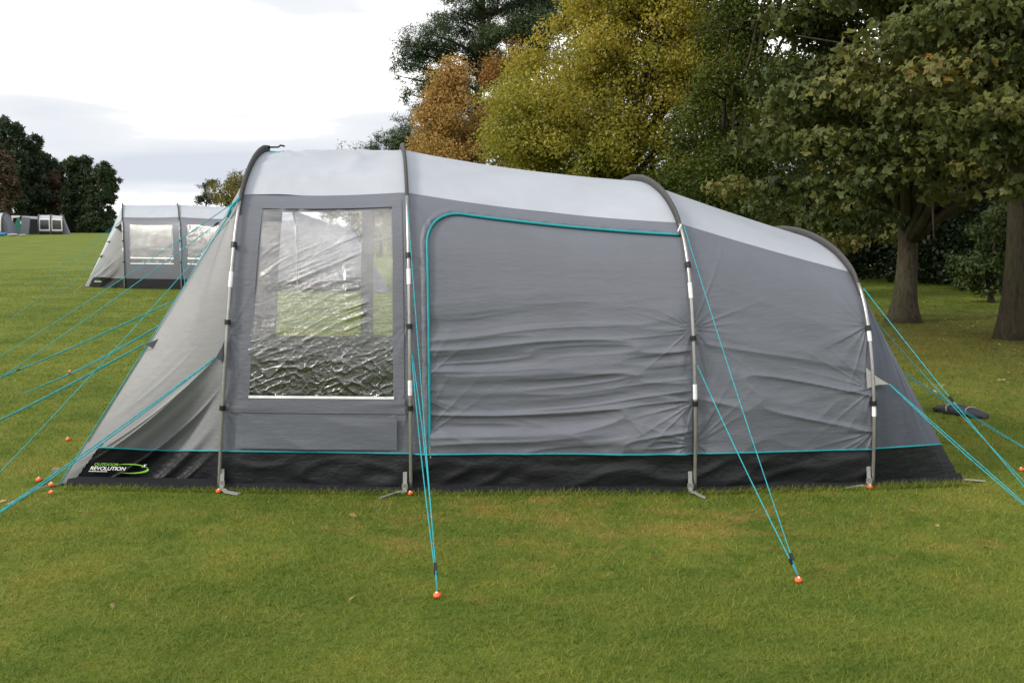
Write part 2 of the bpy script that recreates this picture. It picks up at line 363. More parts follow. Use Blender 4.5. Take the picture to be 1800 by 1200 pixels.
def grid(name, fn, nu, nv, m, parent, mask=None):
    u, v = np.meshgrid(np.linspace(0, 1, nu + 1), np.linspace(0, 1, nv + 1), indexing='ij')
    P = fn(u, v).reshape(-1, 3)
    fs = []
    keep = None
    if mask is not None:
        uc, vc = np.meshgrid((np.arange(nu) + .5) / nu, (np.arange(nv) + .5) / nv, indexing='ij'); keep = mask(uc, vc)
    for i in range(nu):
        for j in range(nv):
            if keep is not None and not keep[i, j]: continue
            a = i * (nv + 1) + j; fs.append((a, a + nv + 1, a + nv + 2, a + 1))
    if keep is not None:
        used = np.unique(np.array(fs).ravel()); idx = -np.ones(len(P), int); idx[used] = np.arange(len(used))
        P = P[used]; fs = [tuple(int(idx[k]) for k in f) for f in fs]
    return mesh(name, P, fs, m, parent)

class Tent:
    """a tunnel tent: arches along an axis, bays of cloth between them, a sloping porch and a sloping back"""
    MUD, SEAM = 0.24, 0.842
    def __init__(s, name, arches, front=None, rear=None, res=1.0, mats=None):
        s.A = arches; s.res = res; s.m = mats or M; s.front = front; s.rear = rear
        c = (arches[0].n + arches[-1].f) / 2; s.root = empty(name, (c[0], c[1], 0))
        s.sag = [0.035] * len(arches)
    def q(s, i, lev):
        a = s.A[i]; k, v = lev
        return a.qz(v) if k == 'z' else a.qf(v) if k == 'f' else v
    def bay(s, i, t, la, lb, v, far=False):
        A, B = s.A[i], s.A[i + 1]
        t = np.asarray(t, float); v = np.asarray(v, float)
        qa = s.q(i, la) * (1 - v) + s.q(i, lb) * v; qb = s.q(i + 1, la) * (1 - v) + s.q(i + 1, lb) * v
        if far: qa, qb = 2 - qa, 2 - qb
        a, b = A.P(qa), B.P(qb); P = a * (1 - t)[..., None] + b * t[..., None]
        k = 4 * t * (1 - t); H = A.H * (1 - t) + B.H * t; zf = P[..., 2] / H
        cen = (A.n + A.f) / 2 * (1 - t)[..., None] + (B.n + B.f) / 2 * t[..., None]
        off = cen - P[..., :2]; wd = np.linalg.norm(off, axis=-1) + 1e-6
        up = sstep(0.45, 0.95, zf)
        P[..., 2] -= s.sag[i] * k * up
        P[..., :2] += off / wd[..., None] * (s.sag[i] * 0.9 * k * sstep(0.15, 0.6, zf) * np.minimum(1, wd / 0.6))[..., None]
        return P
    def out2(s, i):                    # horizontal direction out of the near wall
        d = -(s.A[i].d + s.A[i + 1].d) / 2; d = d / np.linalg.norm(d); return np.array((d[0], d[1], 0))
    def wall_fn(s, i, la, lb, disp=None, far=False, proud=0.0):
        o = s.out2(i) * (-1 if far else 1)
        def fn(u, v):
            P = s.bay(i, u, la, lb, v, far)
            d = np.full(u.shape, proud)
            if disp is not None: d = d + disp(P[..., 0] * s.A[i].ax[0] + P[..., 1] * s.A[i].ax[1], P[..., 2], u, v)
            return P + d[..., None] * o
        return fn
    def roof(s, i, disp=None):
        n = int(40 * s.res)
        def fn(u, v):
            P = s.bay(i, u, ('f', s.SEAM), ('q', 1.0), np.minimum(v * 2, 1))
            F = s.bay(i, u, ('f', s.SEAM), ('q', 1.0), np.minimum((1 - v) * 2, 1), True)
            P = np.where((v <= 0.5)[..., None], P, F)
            if disp is not None: P = P + disp(P, u, v)[..., None] * np.array((0, -0.5, 0.85))
            return P
        return grid('roof_panel', fn, n, n, s.m['roof'], s.root)
    def mudwall(s, i, far=False, disp=None):
        n = int(110 * s.res)
        return grid('mud_wall', s.wall_fn(i, ('z', 0.012), ('z', s.MUD), disp, far), n, max(4, int(14 * s.res)), s.m['mud'], s.root)
    # porch / back: seam runs from the shoulder of the end arch to a ground corner
    def end_pts(s, near_c, far_c, arch, fsh):
        A = arch; qs = A.qf(fsh); zs = float(A.P(np.array(qs))[2])
        nc, fc = v3(near_c), v3(far_c)
        def side(a, z, far=False):
            a = np.asarray(a, float); z = np.asarray(z, float)
            q = np.interp(z / A.H, _Z, _q); Lg = A.P(2 - q if far else q); sh = A.P(np.array(2 - qs if far else qs)); c = fc if far else nc
            k = np.clip(z / zs, 0, 1)[..., None]; S = c * (1 - k) + sh * k
            return Lg * (1 - a)[..., None] + S * a[..., None]
        def face(r, b):
            q = qs + (2 - 2 * qs) * b; top = A.P(q); bot = nc * (1 - b)[..., None] + fc * b[..., None]
            P = top * (1 - r)[..., None] + bot * r[..., None]
            P[..., 2] -= 0.05 * 4 * r * (1 - r) * np.sin(np.pi * b)
            return P
        return side, face, zs

def arch_curve(A, q0, q1, n, off):
    return [Vector(A.P(np.array(q))) + Vector(A.outward(q)) * off for q in np.linspace(q0, q1, n)]
def add_pole(T, A, qtop, clips=(), bands=(), r=0.0105, foot=True):
    """the exposed steel leg of an arch with its clips and reflective bands"""
    pts = arch_curve(A, 0.0, qtop, 26, 0.030)
    o = Vector(A.outward(0.02)); pts[0].z = 0.02
    p = MB().tube(pts, r, 10).build('pole', M['steel'], T.root, True)
    for z in clips:
        q = A.qz(z); c = Vector(A.P(np.array(q))) + Vector(A.outward(q)) * 0.030; c2 = Vector(A.P(np.array(A.qz(z + .03)))) + Vector(A.outward(A.qz(z + .03))) * 0.030
        mb = MB().tube([c, c2], r * 1.75, 10); ow = Vector(A.outward(q))
        mb.box(c - ow * 0.022 + Vector((0, 0, .012)), (0.010, 0.016, 0.012), (Vector((A.ax[0], A.ax[1], 0)), ow, Vector((0, 0, 1))))
        mb.build('pole_clip', M['black'], p)
    for z in bands:
        qs = [A.qz(z + k * .03) for k in range(4)]
        MB().tube([Vector(A.P(np.array(q))) + Vector(A.outward(q)) * 0.030 for q in qs], r * 1.22, 10).build('reflective_band', M['reflect'], p)
    return p
def add_sleeve(T, A, q0, q1=None, h=0.048, th=0.009, n=60):
    """the dark sleeve that stands up from the cloth and carries the pole over the top"""
    q1 = 2 - q0 if q1 is None else q1
    vs = []; fs = []; ax = Vector((A.ax[0], A.ax[1], 0))
    for k, q in enumerate(np.linspace(q0, q1, n)):
        p = Vector(A.P(np.array(q))); o = Vector(A.outward(q)); e = min(1, min(k, n - 1 - k) / 5 + 0.35)
        hh = h * e
        for dx, dy in ((-th, -0.01), (-th * .8, hh * .55), (-th * 1.3, hh * .78), (-th * .6, hh), (th * .6, hh), (th * 1.3, hh * .78), (th * .8, hh * .55), (th, -0.01)):
            vs.append(p + ax * dx + o * dy)
    for k in range(n - 1):
        for j in range(8): fs.append((k * 8 + j, k * 8 + (j + 1) % 8, (k + 1) * 8 + (j + 1) % 8, (k + 1) * 8 + j))
    fs += [tuple(range(8)), tuple(range((n - 1) * 8, n * 8))[::-1]]
    return mesh('pole_sleeve', vs, fs, M['sleeve'], T.root, True)
def rope(T, p0, p1, r=0.0028, double=False, slider=None, name='guy_rope', sag=0.010):
    p0, p1 = Vector(p0), Vector(p1); mb = MB()
    n = 13
    def line(off0, off1):
        return [p0.lerp(p1, k / (n - 1)) + Vector((off0 * (1 - k / (n - 1)) + off1 * math.sin(math.pi * k / (n - 1)), 0, -sag * (p1 - p0).length * math.sin(math.pi * k / (n - 1)))) for k in range(n)]
    mb.tube(line(0, -0.006 if double else 0), r, 6)
    if double: mb.tube(line(0.004, 0.014), r, 6)
    o = mb.build(name, M['rope'], T.root, True)
    if slider:
        c = p0.lerp(p1, slider) - Vector((0, 0, sag * (p1 - p0).length * math.sin(math.pi * slider))); d = (p1 - p0).normalized(); s_ = d.cross(Vector((0, 0, 1))).normalized()
        MB().box(c, (0.019, 0.007, 0.005), (d, s_, d.cross(s_))).build('rope_slider', M['black'], o)
    return o
def tab(T, c, a, b, tip, th=0.003, m=None, name='guy_tab'):
    """triangular reinforcement: base a-b on the cloth, drawn out to the tip"""
    a, b, tip = Vector(a), Vector(b), Vector(tip); n = (b - a).cross(tip - a).normalized() * th
    mid = (a + b) / 2 + (tip - (a + b) / 2) * 0.5
    l, r_ = a.lerp(tip, .5).lerp(mid, .3), b.lerp(tip, .5).lerp(mid, .3)
    ring = [a, b, r_, tip, l]
    vs = [p + n for p in ring] + [p - n for p in ring]
    fs = [(0, 1, 2, 3, 4), (9, 8, 7, 6, 5)] + [(k, k + 5, (k + 1) % 5 + 5, (k + 1) % 5) for k in range(5)]
    return mesh(name, vs, fs, m or M['band'], T.root, False)

# --- main tent -----------------------------------------------------------------------------------
f1, f2, f3, f4 = gp(386, 858), gp(722, 863), gp(1219, 862), gp(1530, 853)
def far_of(p, w, k): return (p.x + k * 2 * w, p.y + 2 * w)
A1 = Arch(f1, far_of(f1, 1.40, -.093), 2.155, 0.175, -0.34); A2 = Arch(f2, far_of(f2, 1.42, -.125), 2.165)
A3 = Arch(f3, far_of(f3, 1.45, -.12), 1.945, -0.065); A4 = Arch(f4, far_of(f4, 1.40, -.12), 1.575, -0.080)
T = Tent('tunnel_tent', [A1, A2, A3, A4]); T.sag = [0.015, 0.028, 0.008, 0]
tag(T.root, 'large grey tunnel tent with black mud wall, teal zip and clear crinkled window', 'tent')
SEAM = ('f', T.SEAM); MUDL = ('z', T.MUD)
sgn = lambda x, z, a: x * math.cos(a) + z * math.sin(a)
def d_plain(x, z, u, v):
    return 0.006 * (ridge(x * 1.2, z * 3.5, 2) - .5) * sstep(1.7, 0.5, z) + 0.5 * pull(u, z, ((1, .55), (0, .5), (0, .95), (1, 1.05)), 1.17)
def pull(u, z, pts, width):
    # sharp creases drawn towards the points where the cloth is held
    s_ = 0
    for k, (uu, zz) in enumerate(pts):
        dx = (u - uu) * width; dz = z - zz; r = np.hypot(dx, dz) + 1e-6; th = np.arctan2(dz, np.abs(dx))
        s_ = s_ + ridge(th * 4.2 + 3, r * 1.3, 101 + k) ** 3 * 0.016 * np.exp(-r / .24) * sstep(0, .05, r)
    return s_
def d_door(x, z, u, v):
    low = sstep(1.35, 0.65, z)
    zz = z - 0.11 * u * u + 0.05 * (vnoise(x * 1.4, z * 2, 5) - .5)
    a = ridge(x * 0.8, zz * 10.0, 1) ** 3 * 0.020 + (vnoise(x * 0.9, zz * 6.5, 8) - .5) * 0.040
    fan = ridge((x - 1.0) * 5.0 + (z - .3) * 4.5, z * 1.5 - x * 0.6, 4) ** 2 * 0.022 * sstep(.62, .95, u) * sstep(.95, .35, z)
    fan += ridge(x * 3.3 + z * 7, z * 3 - x * 1.3, 11) ** 2 * 0.013 * sstep(.65, .28, z)
    up = (ridge(x * 0.8 + z * .5, z * 2.6 + x * .5, 9) ** 3) * 0.005
    fine = ridge(x * 1.6, zz * 23, 13) ** 2 * 0.008 + pull(u, z, ((1, 1.0), (1, .56), (1, .30), (0, .30), (0, .62)), 1.75)
    edge = sstep(0, .05, u) * sstep(0, .05, 1 - u)
    return (a * low + fan + up + fine * low) * (0.25 + 0.75 * edge)
def d_bay3(x, z, u, v):
    k = sstep(1.25, .55, z)
    zz = z + 0.24 * u
    a = (ridge(x * 0.9, zz * 9.0, 21) ** 3 * 0.016 + (vnoise(x, zz * 5.2, 22) - .5) * 0.028) * k * sstep(0, .12, u)
    a += ridge(x * 4.2 - z * 4, z * 3.5 + x * 2, 23) ** 2 * 0.009 * sstep(.75, .3, z)
    return a + 0.004 * ridge(x * .8 + z, z * 2.5 + x, 25) ** 3 + pull(u, z, ((1, .62), (1, .35), (0, 1.0), (0, .30), (1, 1.0)), 1.1) * .7
def d_mud(x, z, u, v):
    h = z / 0.24
    return (ridge(x * 3.5 - z * 7, z * 6 + x * 1.2, 31) ** 2 * 0.018 + (vnoise(x * 6, z * 14, 33) - .5) * 0.02) * np.sin(np.pi * np.clip(h, 0, 1)) + 0.03 * (1 - h) * (vnoise(x * 2.2, z * 0, 34) - 0.2)
def d_roof1(P, u, v):
    x, y = P[..., 0], P[..., 1]
    k = sstep(0, .2, u) * sstep(0, .35, 1 - u)
    return ridge(x * 1.0 + y * .8, y * 7 - x * 2.4, 41) ** 3 * 0.030 * k
def d_roof2(P, u, v): return ridge(P[..., 0] * .7, P[..., 1] * 4, 43) ** 3 * 0.003

for i in range(3):
    T.roof(i, d_roof1 if i == 0 else d_roof2)
    T.mudwall(i, False, d_mud); T.mudwall(i, True)
# window bay
WT0, WT1, WF0, WF1 = 0.135, 0.915, 0.270, 0.808
q0w, q1w = None, None
def zfrac_mask(i):
    qa0, qa1 = A1.qz(T.MUD), A1.qf(T.SEAM)
    va, vb = [(A1.qf(f) - qa0) / (qa1 - qa0) for f in (WF0, WF1)]
    return va, vb
va, vb = zfrac_mask(0)
grid('wall_panel', T.wall_fn(0, MUDL, SEAM, d_plain), 200, 200, M['wall'], T.root, lambda u, v: ~((u > WT0) & (u < WT1) & (v > va) & (v < vb)))
grid('wall_panel', T.wall_fn(0, MUDL, SEAM, None, True), 100, 100, M['wall'], T.root, lambda u, v: ~((u > .22) & (u < .96) & (v > va + .05) & (v < vb)))
def d_pane(x, z, u, v):
    s_ = x * .90 + z * .43; c_ = -x * .43 + z * .90 + .05 * (vnoise(x * 4, z * 5, 58) - .5)
    patch = (0.3 + 0.7 * sstep(.35, .6, vnoise(x * 7, z * 5, 59))) * sstep(.25, .55, vnoise(x * 3.1, z * 3.4, 56)) * sstep(.05, .4, v)
    a = (ridge(s_ * 1.1 + 2, c_ * 19, 51) ** 3 * 0.0078 + ridge(s_ * 2.2, c_ * 41, 55) ** 2 * 0.0030) * patch
    low = sstep(.42, .10, v)
    a += (ridge(x * 9 + z * 5, z * 26 - x * 9, 52) ** 4 * 0.0050 + ridge(x * 16 - z * 15, z * 13 + x * 12, 57) ** 4 * 0.0042 + ridge(x * 24 + z * 20, z * 30 - x * 17, 54) ** 3 * 0.0022 + (vnoise(x * 6, z * 8, 53) - .5) * 0.008) * low
    a += 0.022 * np.sin(np.pi * np.clip(v / .62, 0, 1)) * np.sin(np.pi * u)
    return (a + 0.004) * sstep(0, .12, u) * sstep(0, .12, 1 - u) - 0.008
lw0, lw1 = ('f', WF0), ('f', WF1)
def sub(i, la, lb, t0, t1, disp=None, far=False, proud=0.0):
    f = T.wall_fn(i, la, lb, disp, far, proud)
    return lambda u, v: f(t0 + (t1 - t0) * u, v)
wfr = empty('window', tuple(T.root.location)); wfr.parent = T.root; wfr.location = (0, 0, 0)
grid('pane', sub(0, lw0, lw1, WT0 - .012, WT1 + .012, d_pane), 260, 320, M['film'], wfr)
for (t0, t1, a, b) in ((WT0 - .06, WT0 + .004, .262, .818), (WT1 - .004, WT1 + .055, .262, .818)):
    grid('window_hem', sub(0, ('f', a), ('f', b), t0, t1, d_plain, False, 0.005), 6, 80, M['band'], wfr)
grid('window_hem', sub(0, ('f', .803), ('f', .823), WT0 - .05, WT1 + .05, d_plain, False, 0.006), 60, 4, M['band'], wfr)
grid('window_hem', sub(0, ('f', .224), ('f', .268), WT0 - .10, WT1 + .06, d_plain, False, 0.006), 60, 6, M['band'], wfr)
grid('window_sill', sub(0, ('f', .266), ('f', .2735), WT0, WT1, d_plain, False, 0.010), 60, 3, M['reflect'], wfr)
grid('storm_flap', sub(0, ('z', .262), ('f', .215), .075, .93, lambda x, z, u, v: 0.012 + .012 * ridge(x * 1.7 + z * 3, z * 3 - x, 61) ** 2 * np.sin(np.pi * u) + .008 * vnoise(x * 3, z * 6, 62)), 90, 40, M['wall'], T.root)
bw = empty('window', (0, 0, 0)); bw.parent = T.root
bz0 = float(np.interp(va + .05, [0, 1], [A1.qz(T.MUD), A1.qf(T.SEAM)]))
def back_pane(t0, t1):
    f = lambda u, v: T.bay(0, t0 + (t1 - t0) * u, ('q', bz0), ('f', WF1), v, True)
    return f
grid('pane', back_pane(.215, .765), 24, 24, M['clear'], bw); grid('pane', back_pane(.825, .965), 6, 24, M['clear'], bw)
grid('mullion', lambda u, v: T.bay(0, .755 + .08 * u, ('q', bz0 - .01), ('f', WF1 + .01), v, True), 4, 24, M['wall'], bw)
grid('inner_dark_sheet', lambda u, v: T.bay(0, u, ('z', .02), ('z', .46), v, True) - np.array((0, .03, 0)), 20, 6, M['sheet'], T.root)  # dark sheet added on the far wall to blacken the low window view
# door bay: rounded door opening with a teal zip
DT0, DT1, DF1 = 0.068, 0.992, 0.803
def lv(i, lev, k):                     # level as v of the wall grid at bay end k
    return (T.q(i + k, lev) - T.q(i + k, MUDL)) / (T.q(i + k, SEAM) - T.q(i + k, MUDL))
dtop = (lv(1, ('f', DF1), 0) + lv(1, ('f', DF1), 1)) / 2
RT, RV = 0.135, 0.150
def in_door(u, v):
    inside = (u > DT0) & (u < DT1) & (v < dtop)
    cu, cv = DT0 + RT, dtop - RV
    corner = (u < cu) & (v > cv) & (((u - cu) / RT) ** 2 + ((v - cv) / RV) ** 2 > 1)
    return inside & ~corner
door_fn = T.wall_fn(1, MUDL, SEAM, d_door)
grid('door_panel', door_fn, 420, 280, M['wall'], T.root, in_door)
sur_fn = T.wall_fn(1, MUDL, SEAM, lambda x, z, u, v: 0.004 + .006 * ridge(x * 6, z * 5, 71) ** 2 * sstep(.10, .03, u))
grid('wall_panel', sur_fn, 420, 280, M['wall'], T.root, lambda u, v: ~in_door(u, v))
grid('wall_panel', T.wall_fn(1, MUDL, SEAM, None, True), 30, 24, M['wall'], T.root)
zp = [(DT0, v) for v in np.linspace(0, dtop - RV, 40)]
zp += [(DT0 + RT - RT * math.cos(a), dtop - RV + RV * math.sin(a)) for a in np.linspace(0, math.pi / 2, 24)[1:]]
zp += [(u, dtop) for u in np.linspace(DT0 + RT, DT1, 60)[1:]]
zu = np.array([p[0] for p in zp]); zv = np.array([p[1] for p in zp])
ZP = T.bay(1, zu, MUDL, SEAM, zv) + T.out2(1) * 0.016
zipo = MB().tube([Vector(p) for p in ZP], 0.0088, 8).build('door_zip', M['teal'], T.root, True)
# gathered storm strip beside the zip
def flap_fn(u, v):
    n_ = len(zu); k = u * (n_ - 1); k0 = np.clip(k.astype(int), 0, n_ - 2); fr = k - k0
    uu = zu[k0] * (1 - fr) + zu[k0 + 1] * fr; vv = zv[k0] * (1 - fr) + zv[k0 + 1] * fr
    du = zu[k0 + 1] - zu[k0]; dv = (zv[k0 + 1] - zv[k0]) * 0.9; ln = np.hypot(du * 1.1, dv) + 1e-9
    wdt = 0.034
    uu2 = uu - dv / ln * wdt * 0.75 * v; vv2 = vv + du * 1.1 / ln * wdt * v
    P = T.bay(1, uu2, MUDL, SEAM, vv2)
    h = 0.013 + 0.012 * np.sin(np.pi * v) + 0.007 * (vnoise(u * 70, v * 3, 81) - .5)
    return P + h[..., None] * T.out2(1)
grid('zip_flap', flap_fn, 260, 8, M['band'], T.root)
zc = Vector(ZP[1]) + Vector(T.out2(1)) * 0.012
MB().box(zc, (0.008, 0.006, 0.014)).tube([zc - Vector((0, 0, .012)), zc + Vector((0.004, -.006, -.055))], 0.004, 6).build('zip_pull', M['steel'], zipo)
# rear bay
grid('wall_panel', T.wall_fn(2, MUDL, SEAM, d_bay3), 260, 200, M['wall'], T.root)
grid('wall_panel', T.wall_fn(2, MUDL, SEAM, None, True), 24, 24, M['wall'], T.root)
# porch
nc, fc = gp(106, 853), gp(106, 853) + Vector((-0.50, 2.75, 0))
side, face, zs1 = T.end_pts(nc, fc, A1, 0.835)
def porch_disp(P, a, z):
    # crease from the pole tab down to the corner: the cloth below it is drawn in
    ln = 0.90 - (0.90 - 0.18) * (a / 0.93)
    below = np.clip((ln - z) / 0.5, 0, 1)
    fold = ridge(a * 2.6 + z * 2.2, (z + a * 0.86) * 8.0, 91) ** 2 * 0.075 * sstep(1.0, .3, z) * np.sin(np.pi * np.clip(a, 0, 1)) * sstep(-0.1, 0.25, below)
    fold = fold + (vnoise(a * 2, (z + a * .86) * 7, 93) - .5) * 0.03 * sstep(0, .3, below)
    return 0.03 * np.sin(np.pi * np.clip(a, 0, 1)) * sstep(0, .8, z) - (1 - np.exp(-3.2 * below)) * 0.15 * np.sin(np.pi * np.clip(a, 0, 1)) + fold * np.sin(np.pi * np.clip(a, 0, 1)) ** .5
pn = np.array((-.14, -.95, .28))
def crease_z(a): return np.maximum(0.90 - (0.90 - 0.18) * (a / 0.93), T.MUD)
M['shaded_porch'] = fabric('shaded_stone_polyester', (0.225, 0.228, 0.245), 0.16, crease=0.0014)  # porch cloth darkened: shade below the crease put into the colour
def porch_fn(z0, z1, a0=0, a1=1, proud=0.0):
    def fn(u, v):
        z = z0 + (z1 - z0) * v; a = a0 + (a1 - a0) * u
        P = side(a, z); return P + (porch_disp(P, a, z) + proud)[..., None] * pn
    return fn
def porch_zfn(lo, hi, a1=1.0):
    def fn(u, v):
        a = u * a1; z = lo(a) + (hi(a) - lo(a)) * v
        P = side(a, z); return P + porch_disp(P, a, z)[..., None] * pn
    return fn
grid('porch_side', porch_zfn(crease_z, lambda a: zs1 + 0 * a), 160, 200, M['porch'], T.root)
grid('porch_side_shaded', porch_zfn(lambda a: T.MUD + 0 * a, crease_z, .852), 160, 100, M['shaded_porch'], T.root)
grid('mud_wall', porch_fn(0.012, T.MUD), 160, 40, M['mud'], T.root, lambda u, v: u < 0.945 - 0.06 * v)
grid('corner_patch', porch_fn(0.012, T.MUD + .03, .86, 1.0, 0.006), 20, 30, M['porch'], T.root, lambda u, v: u > 0.60 - 0.45 * v)
grid('porch_side', lambda u, v: side(u, 0.012 + (zs1 - .012) * v, True), 24, 24, M['porch'], T.root)
grid('porch_front', lambda u, v: face(u, v), 40, 40, M['porch'], T.root)
seam_pts = [Vector(side(np.array(1.0), np.array(z))) + Vector((-.006, -.006, .004)) for z in np.linspace(zs1, 0.0, 30)]
MB().tube(seam_pts, 0.0038, 6).build('seam_piping', M['teal'], T.root, True)
# back slope
rc, rfc = gp(1690, 847), gp(1690, 847) + Vector((-0.20, 2.6, 0))
rside, rface, zs4 = T.end_pts(rc, rfc, A4, 0.835)
rn = np.array((.35, -.9, .2))
def rear_fn(z0, z1):
    def fn(u, v):
        z = z0 + (z1 - z0) * v; P = rside(u, z)
        d = 0.05 * np.sin(np.pi * u) * np.sin(np.pi * np.clip(z / zs4, 0, 1)) + .012 * ridge(u * 7, z * 1.6, 95) ** 2 * np.sin(np.pi * u)
        return P + d[..., None] * rn
    return fn
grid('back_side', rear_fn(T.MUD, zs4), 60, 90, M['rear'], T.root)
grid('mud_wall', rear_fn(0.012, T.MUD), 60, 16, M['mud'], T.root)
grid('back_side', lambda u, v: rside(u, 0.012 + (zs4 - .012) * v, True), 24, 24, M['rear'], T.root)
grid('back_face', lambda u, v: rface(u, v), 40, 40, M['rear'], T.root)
# teal piping along the top of the mud wall
pip = []
for a in np.linspace(0.90, 0, 40): P = side(np.array(a), np.array(T.MUD)); pip.append(Vector(P + (porch_disp(P, np.array(a), np.array(T.MUD)) + .004) * pn))
for i, dfn in enumerate((d_plain, d_door, d_bay3)):
    f = T.wall_fn(i, MUDL, SEAM, dfn)
    u = np.linspace(0.01, .99, 70); pip += [Vector(p + T.out2(i) * .004) for p in f(u, np.zeros_like(u))]
for a in np.linspace(0.02, 1, 16): pip.append(Vector(rear_fn(T.MUD, T.MUD + .1)(np.array(a), np.array(0.0)) + rn * .004))
MB().tube(pip, 0.0055, 6).build('mud_wall_piping', M['teal'], T.root, True)
# groundsheet and black skirt on the grass
mb = MB(); base = [nc, f1, f2, f3, f4, rc, rfc] + [Vector(a.P(np.array(2.0))) for a in (A4, A3, A2, A1)] + [fc]
mb.add([(p[0], p[1], 0.010) for p in base], [tuple(range(len(base)))]); mb.build('groundsheet', M['sheet'], T.root)
sk = []; near_line = [nc + Vector((.05, 0, 0)), f1, f2, f3, f4, rc]
dense = []
for a, b in zip(near_line[:-1], near_line[1:]): dense += [a.lerp(b, k / 24) for k in range(24)]
dense.append(near_line[-1]); vs = []
for k, p in enumerate(dense):
    w_ = .035 + .04 * float(vnoise(k * .17, 0, 5)); vs += [(p.x, p.y + .02, .055), (p.x, p.y - .012, .035), (p.x, p.y - w_, .012), (p.x, p.y - w_ - .01, .004)]
mesh('mud_skirt', vs, [(i * 4 + j, i * 4 + j + 1, i * 4 + j + 5, i * 4 + j + 4) for i in range(len(dense) - 1) for j in range(3)], M['sheet'], T.root)
# sleeves, poles
QT = [A1.qf(.80), A2.qf(.81), A3.qf(.815), A4.qf(.775)]
def zpix(y, Y): return CAMH - (y - HORIZON) / FPX * Y
Yp = [f1.y, f2.y, f3.y, f4.y]
CL = [(437, 570, 720), (455, 577, 720), (473, 598, 712), (583, 712)]
BD = [(505,), (500, 693), (525, 700), (600, 730)]
for A, q, Y, c, b in zip(T.A, QT, Yp, CL, BD):
    add_pole(T, A, q + .01, [zpix(y, Y) for y in c], [zpix(y, Y) for y in b])
    add_sleeve(T, A, q - .015)
    add_pole(T, Arch(A.f, A.n, A.H), q + .01)
for A, Y in zip(T.A[2:3], Yp[2:3]):
    q = QT[2]; c = Vector(A.P(np.array(q))) + Vector(A.outward(q)) * .03
    MB().tube([c + Vector((0, 0, .02)), c + Vector((-.03, -.0, -.05)), c + Vector((-.035, 0, -.06))], 0.006, 6).build('end_hook', M['reflect'], T.root, True)
# webbing at each foot: ladder strap on the mud wall and a tail on the grass
tails = [((386, 858), (420, 870), (398, 868)), ((722, 863), (668, 877), (698, 868)), ((1217, 862), (1240, 877), (1226, 872)), ((1526, 853), (1487, 859), (1505, 857))]
for k, (pf, pt, pm) in enumerate(tails):
    A = T.A[k]; ax = Vector((A.ax[0], A.ax[1], 0))
    c = Vector((A.n[0], A.n[1], 0)) + ax * (0.03 if k == 0 else -0.03)
    mb = MB().strip([c + Vector((0, -.035, .13)), c + Vector((0, -.05, .07)), c + Vector((0.0, -.07, .012))], ax, 0.012, 0.002)
    a, b, m3 = gp(*pf), gp(*pt), gp(*pm)
    for p, z in ((a, .02), (m3, .014), (b, .007)): p.z = z
    a = c + Vector((0, -.07, .012))
    mb.strip([a, a.lerp(m3, .6) + Vector((0, 0, .004)), m3, m3.lerp(b, .6), b], Vector((0.25, 1, 0)), 0.021, 0.003)
    mb.build('webbing_strap', M['strap'], T.root)
    MB().box(c + Vector((0, -.058, .045)), (.018, .006, .016)).build('strap_buckle', M['steel'], T.root)
sc_ = gp(12, 889); sa = nc + Vector((0.02, -.01, .02)); sm = gp(70, 862)
MB().strip([sa, sm + Vector((0, 0, .02)), sm.lerp(sc_, .5) + Vector((0, 0, .012)), sc_ + Vector((0, 0, .008))], Vector((0.5, 1, 0)), 0.017, 0.002).build('webbing_strap', M['strap'], T.root)
rs_ = gp(1732, 848); MB().strip([rc + Vector((-.02, 0, .02)), rc.lerp(rs_, .6) + Vector((0, 0, .015)), rs_ + Vector((0, 0, .01))], Vector((0.2, 1, 0)), 0.014, 0.002).build('webbing_strap', M['strap'], T.root)
MB().box(gp(985, 853) + Vector((0, -.03, .05)), (.012, .003, .007)).build('care_tag', M['strap'], T.root)
MB().box(nc + Vector((-.02, -.01, .10)), (.022, .006, .012)).build('corner_buckle', M['steel'], T.root)
# guy points
def on_arch(A, z, off=.02, q=None): q = A.qz(z) if q is None else q; return Vector(A.P(np.array(q))) + Vector(A.outward(q)) * off
ya = zpix(618, f1.y); ta = on_arch(A1, ya, .075) + Vector((-.055, 0, -.03))
tab(T, None, on_arch(A1, ya + .12, .012), on_arch(A1, ya - .09, .012), ta)
y4 = zpix(665, f4.y); t4 = on_arch(A4, y4, .05) + Vector((.085, -.02, -.03))
tab(T, None, on_arch(A4, y4 + .07, .012) - Vector((.03, 0, 0)), on_arch(A4, y4 - .06, .012) - Vector((.03, 0, 0)), t4, m=M['strap'])
def on_seam(z, dx=0): return Vector(side(np.array(1.0), np.array(z)))
zt = zpix(605, 6.85); s1 = on_seam(zt + .02); tp1 = s1 + Vector((-.03, -.06, -.03))
tab(T, None, s1 + Vector((.115, .0, .06)), s1 + Vector((.05, -.01, -.07)), s1 + Vector((-.02, -.05, -.0)))
fs_ = Vector(face(np.array(.46), np.array(.75))); tab(T, None, fs_ + Vector((.06, 0, .05)), fs_ + Vector((.0, .0, -.06)), fs_ + Vector((-.08, -.02, -.02)))
rt = Vector(rface(np.array(.49), np.array(.30))); rtip = rt + Vector((.12, -.02, -.02)); tab(T, None, rt + Vector((-.05, 0, .07)), rt + Vector((.02, 0, -.10)), rtip, m=M['rear'])
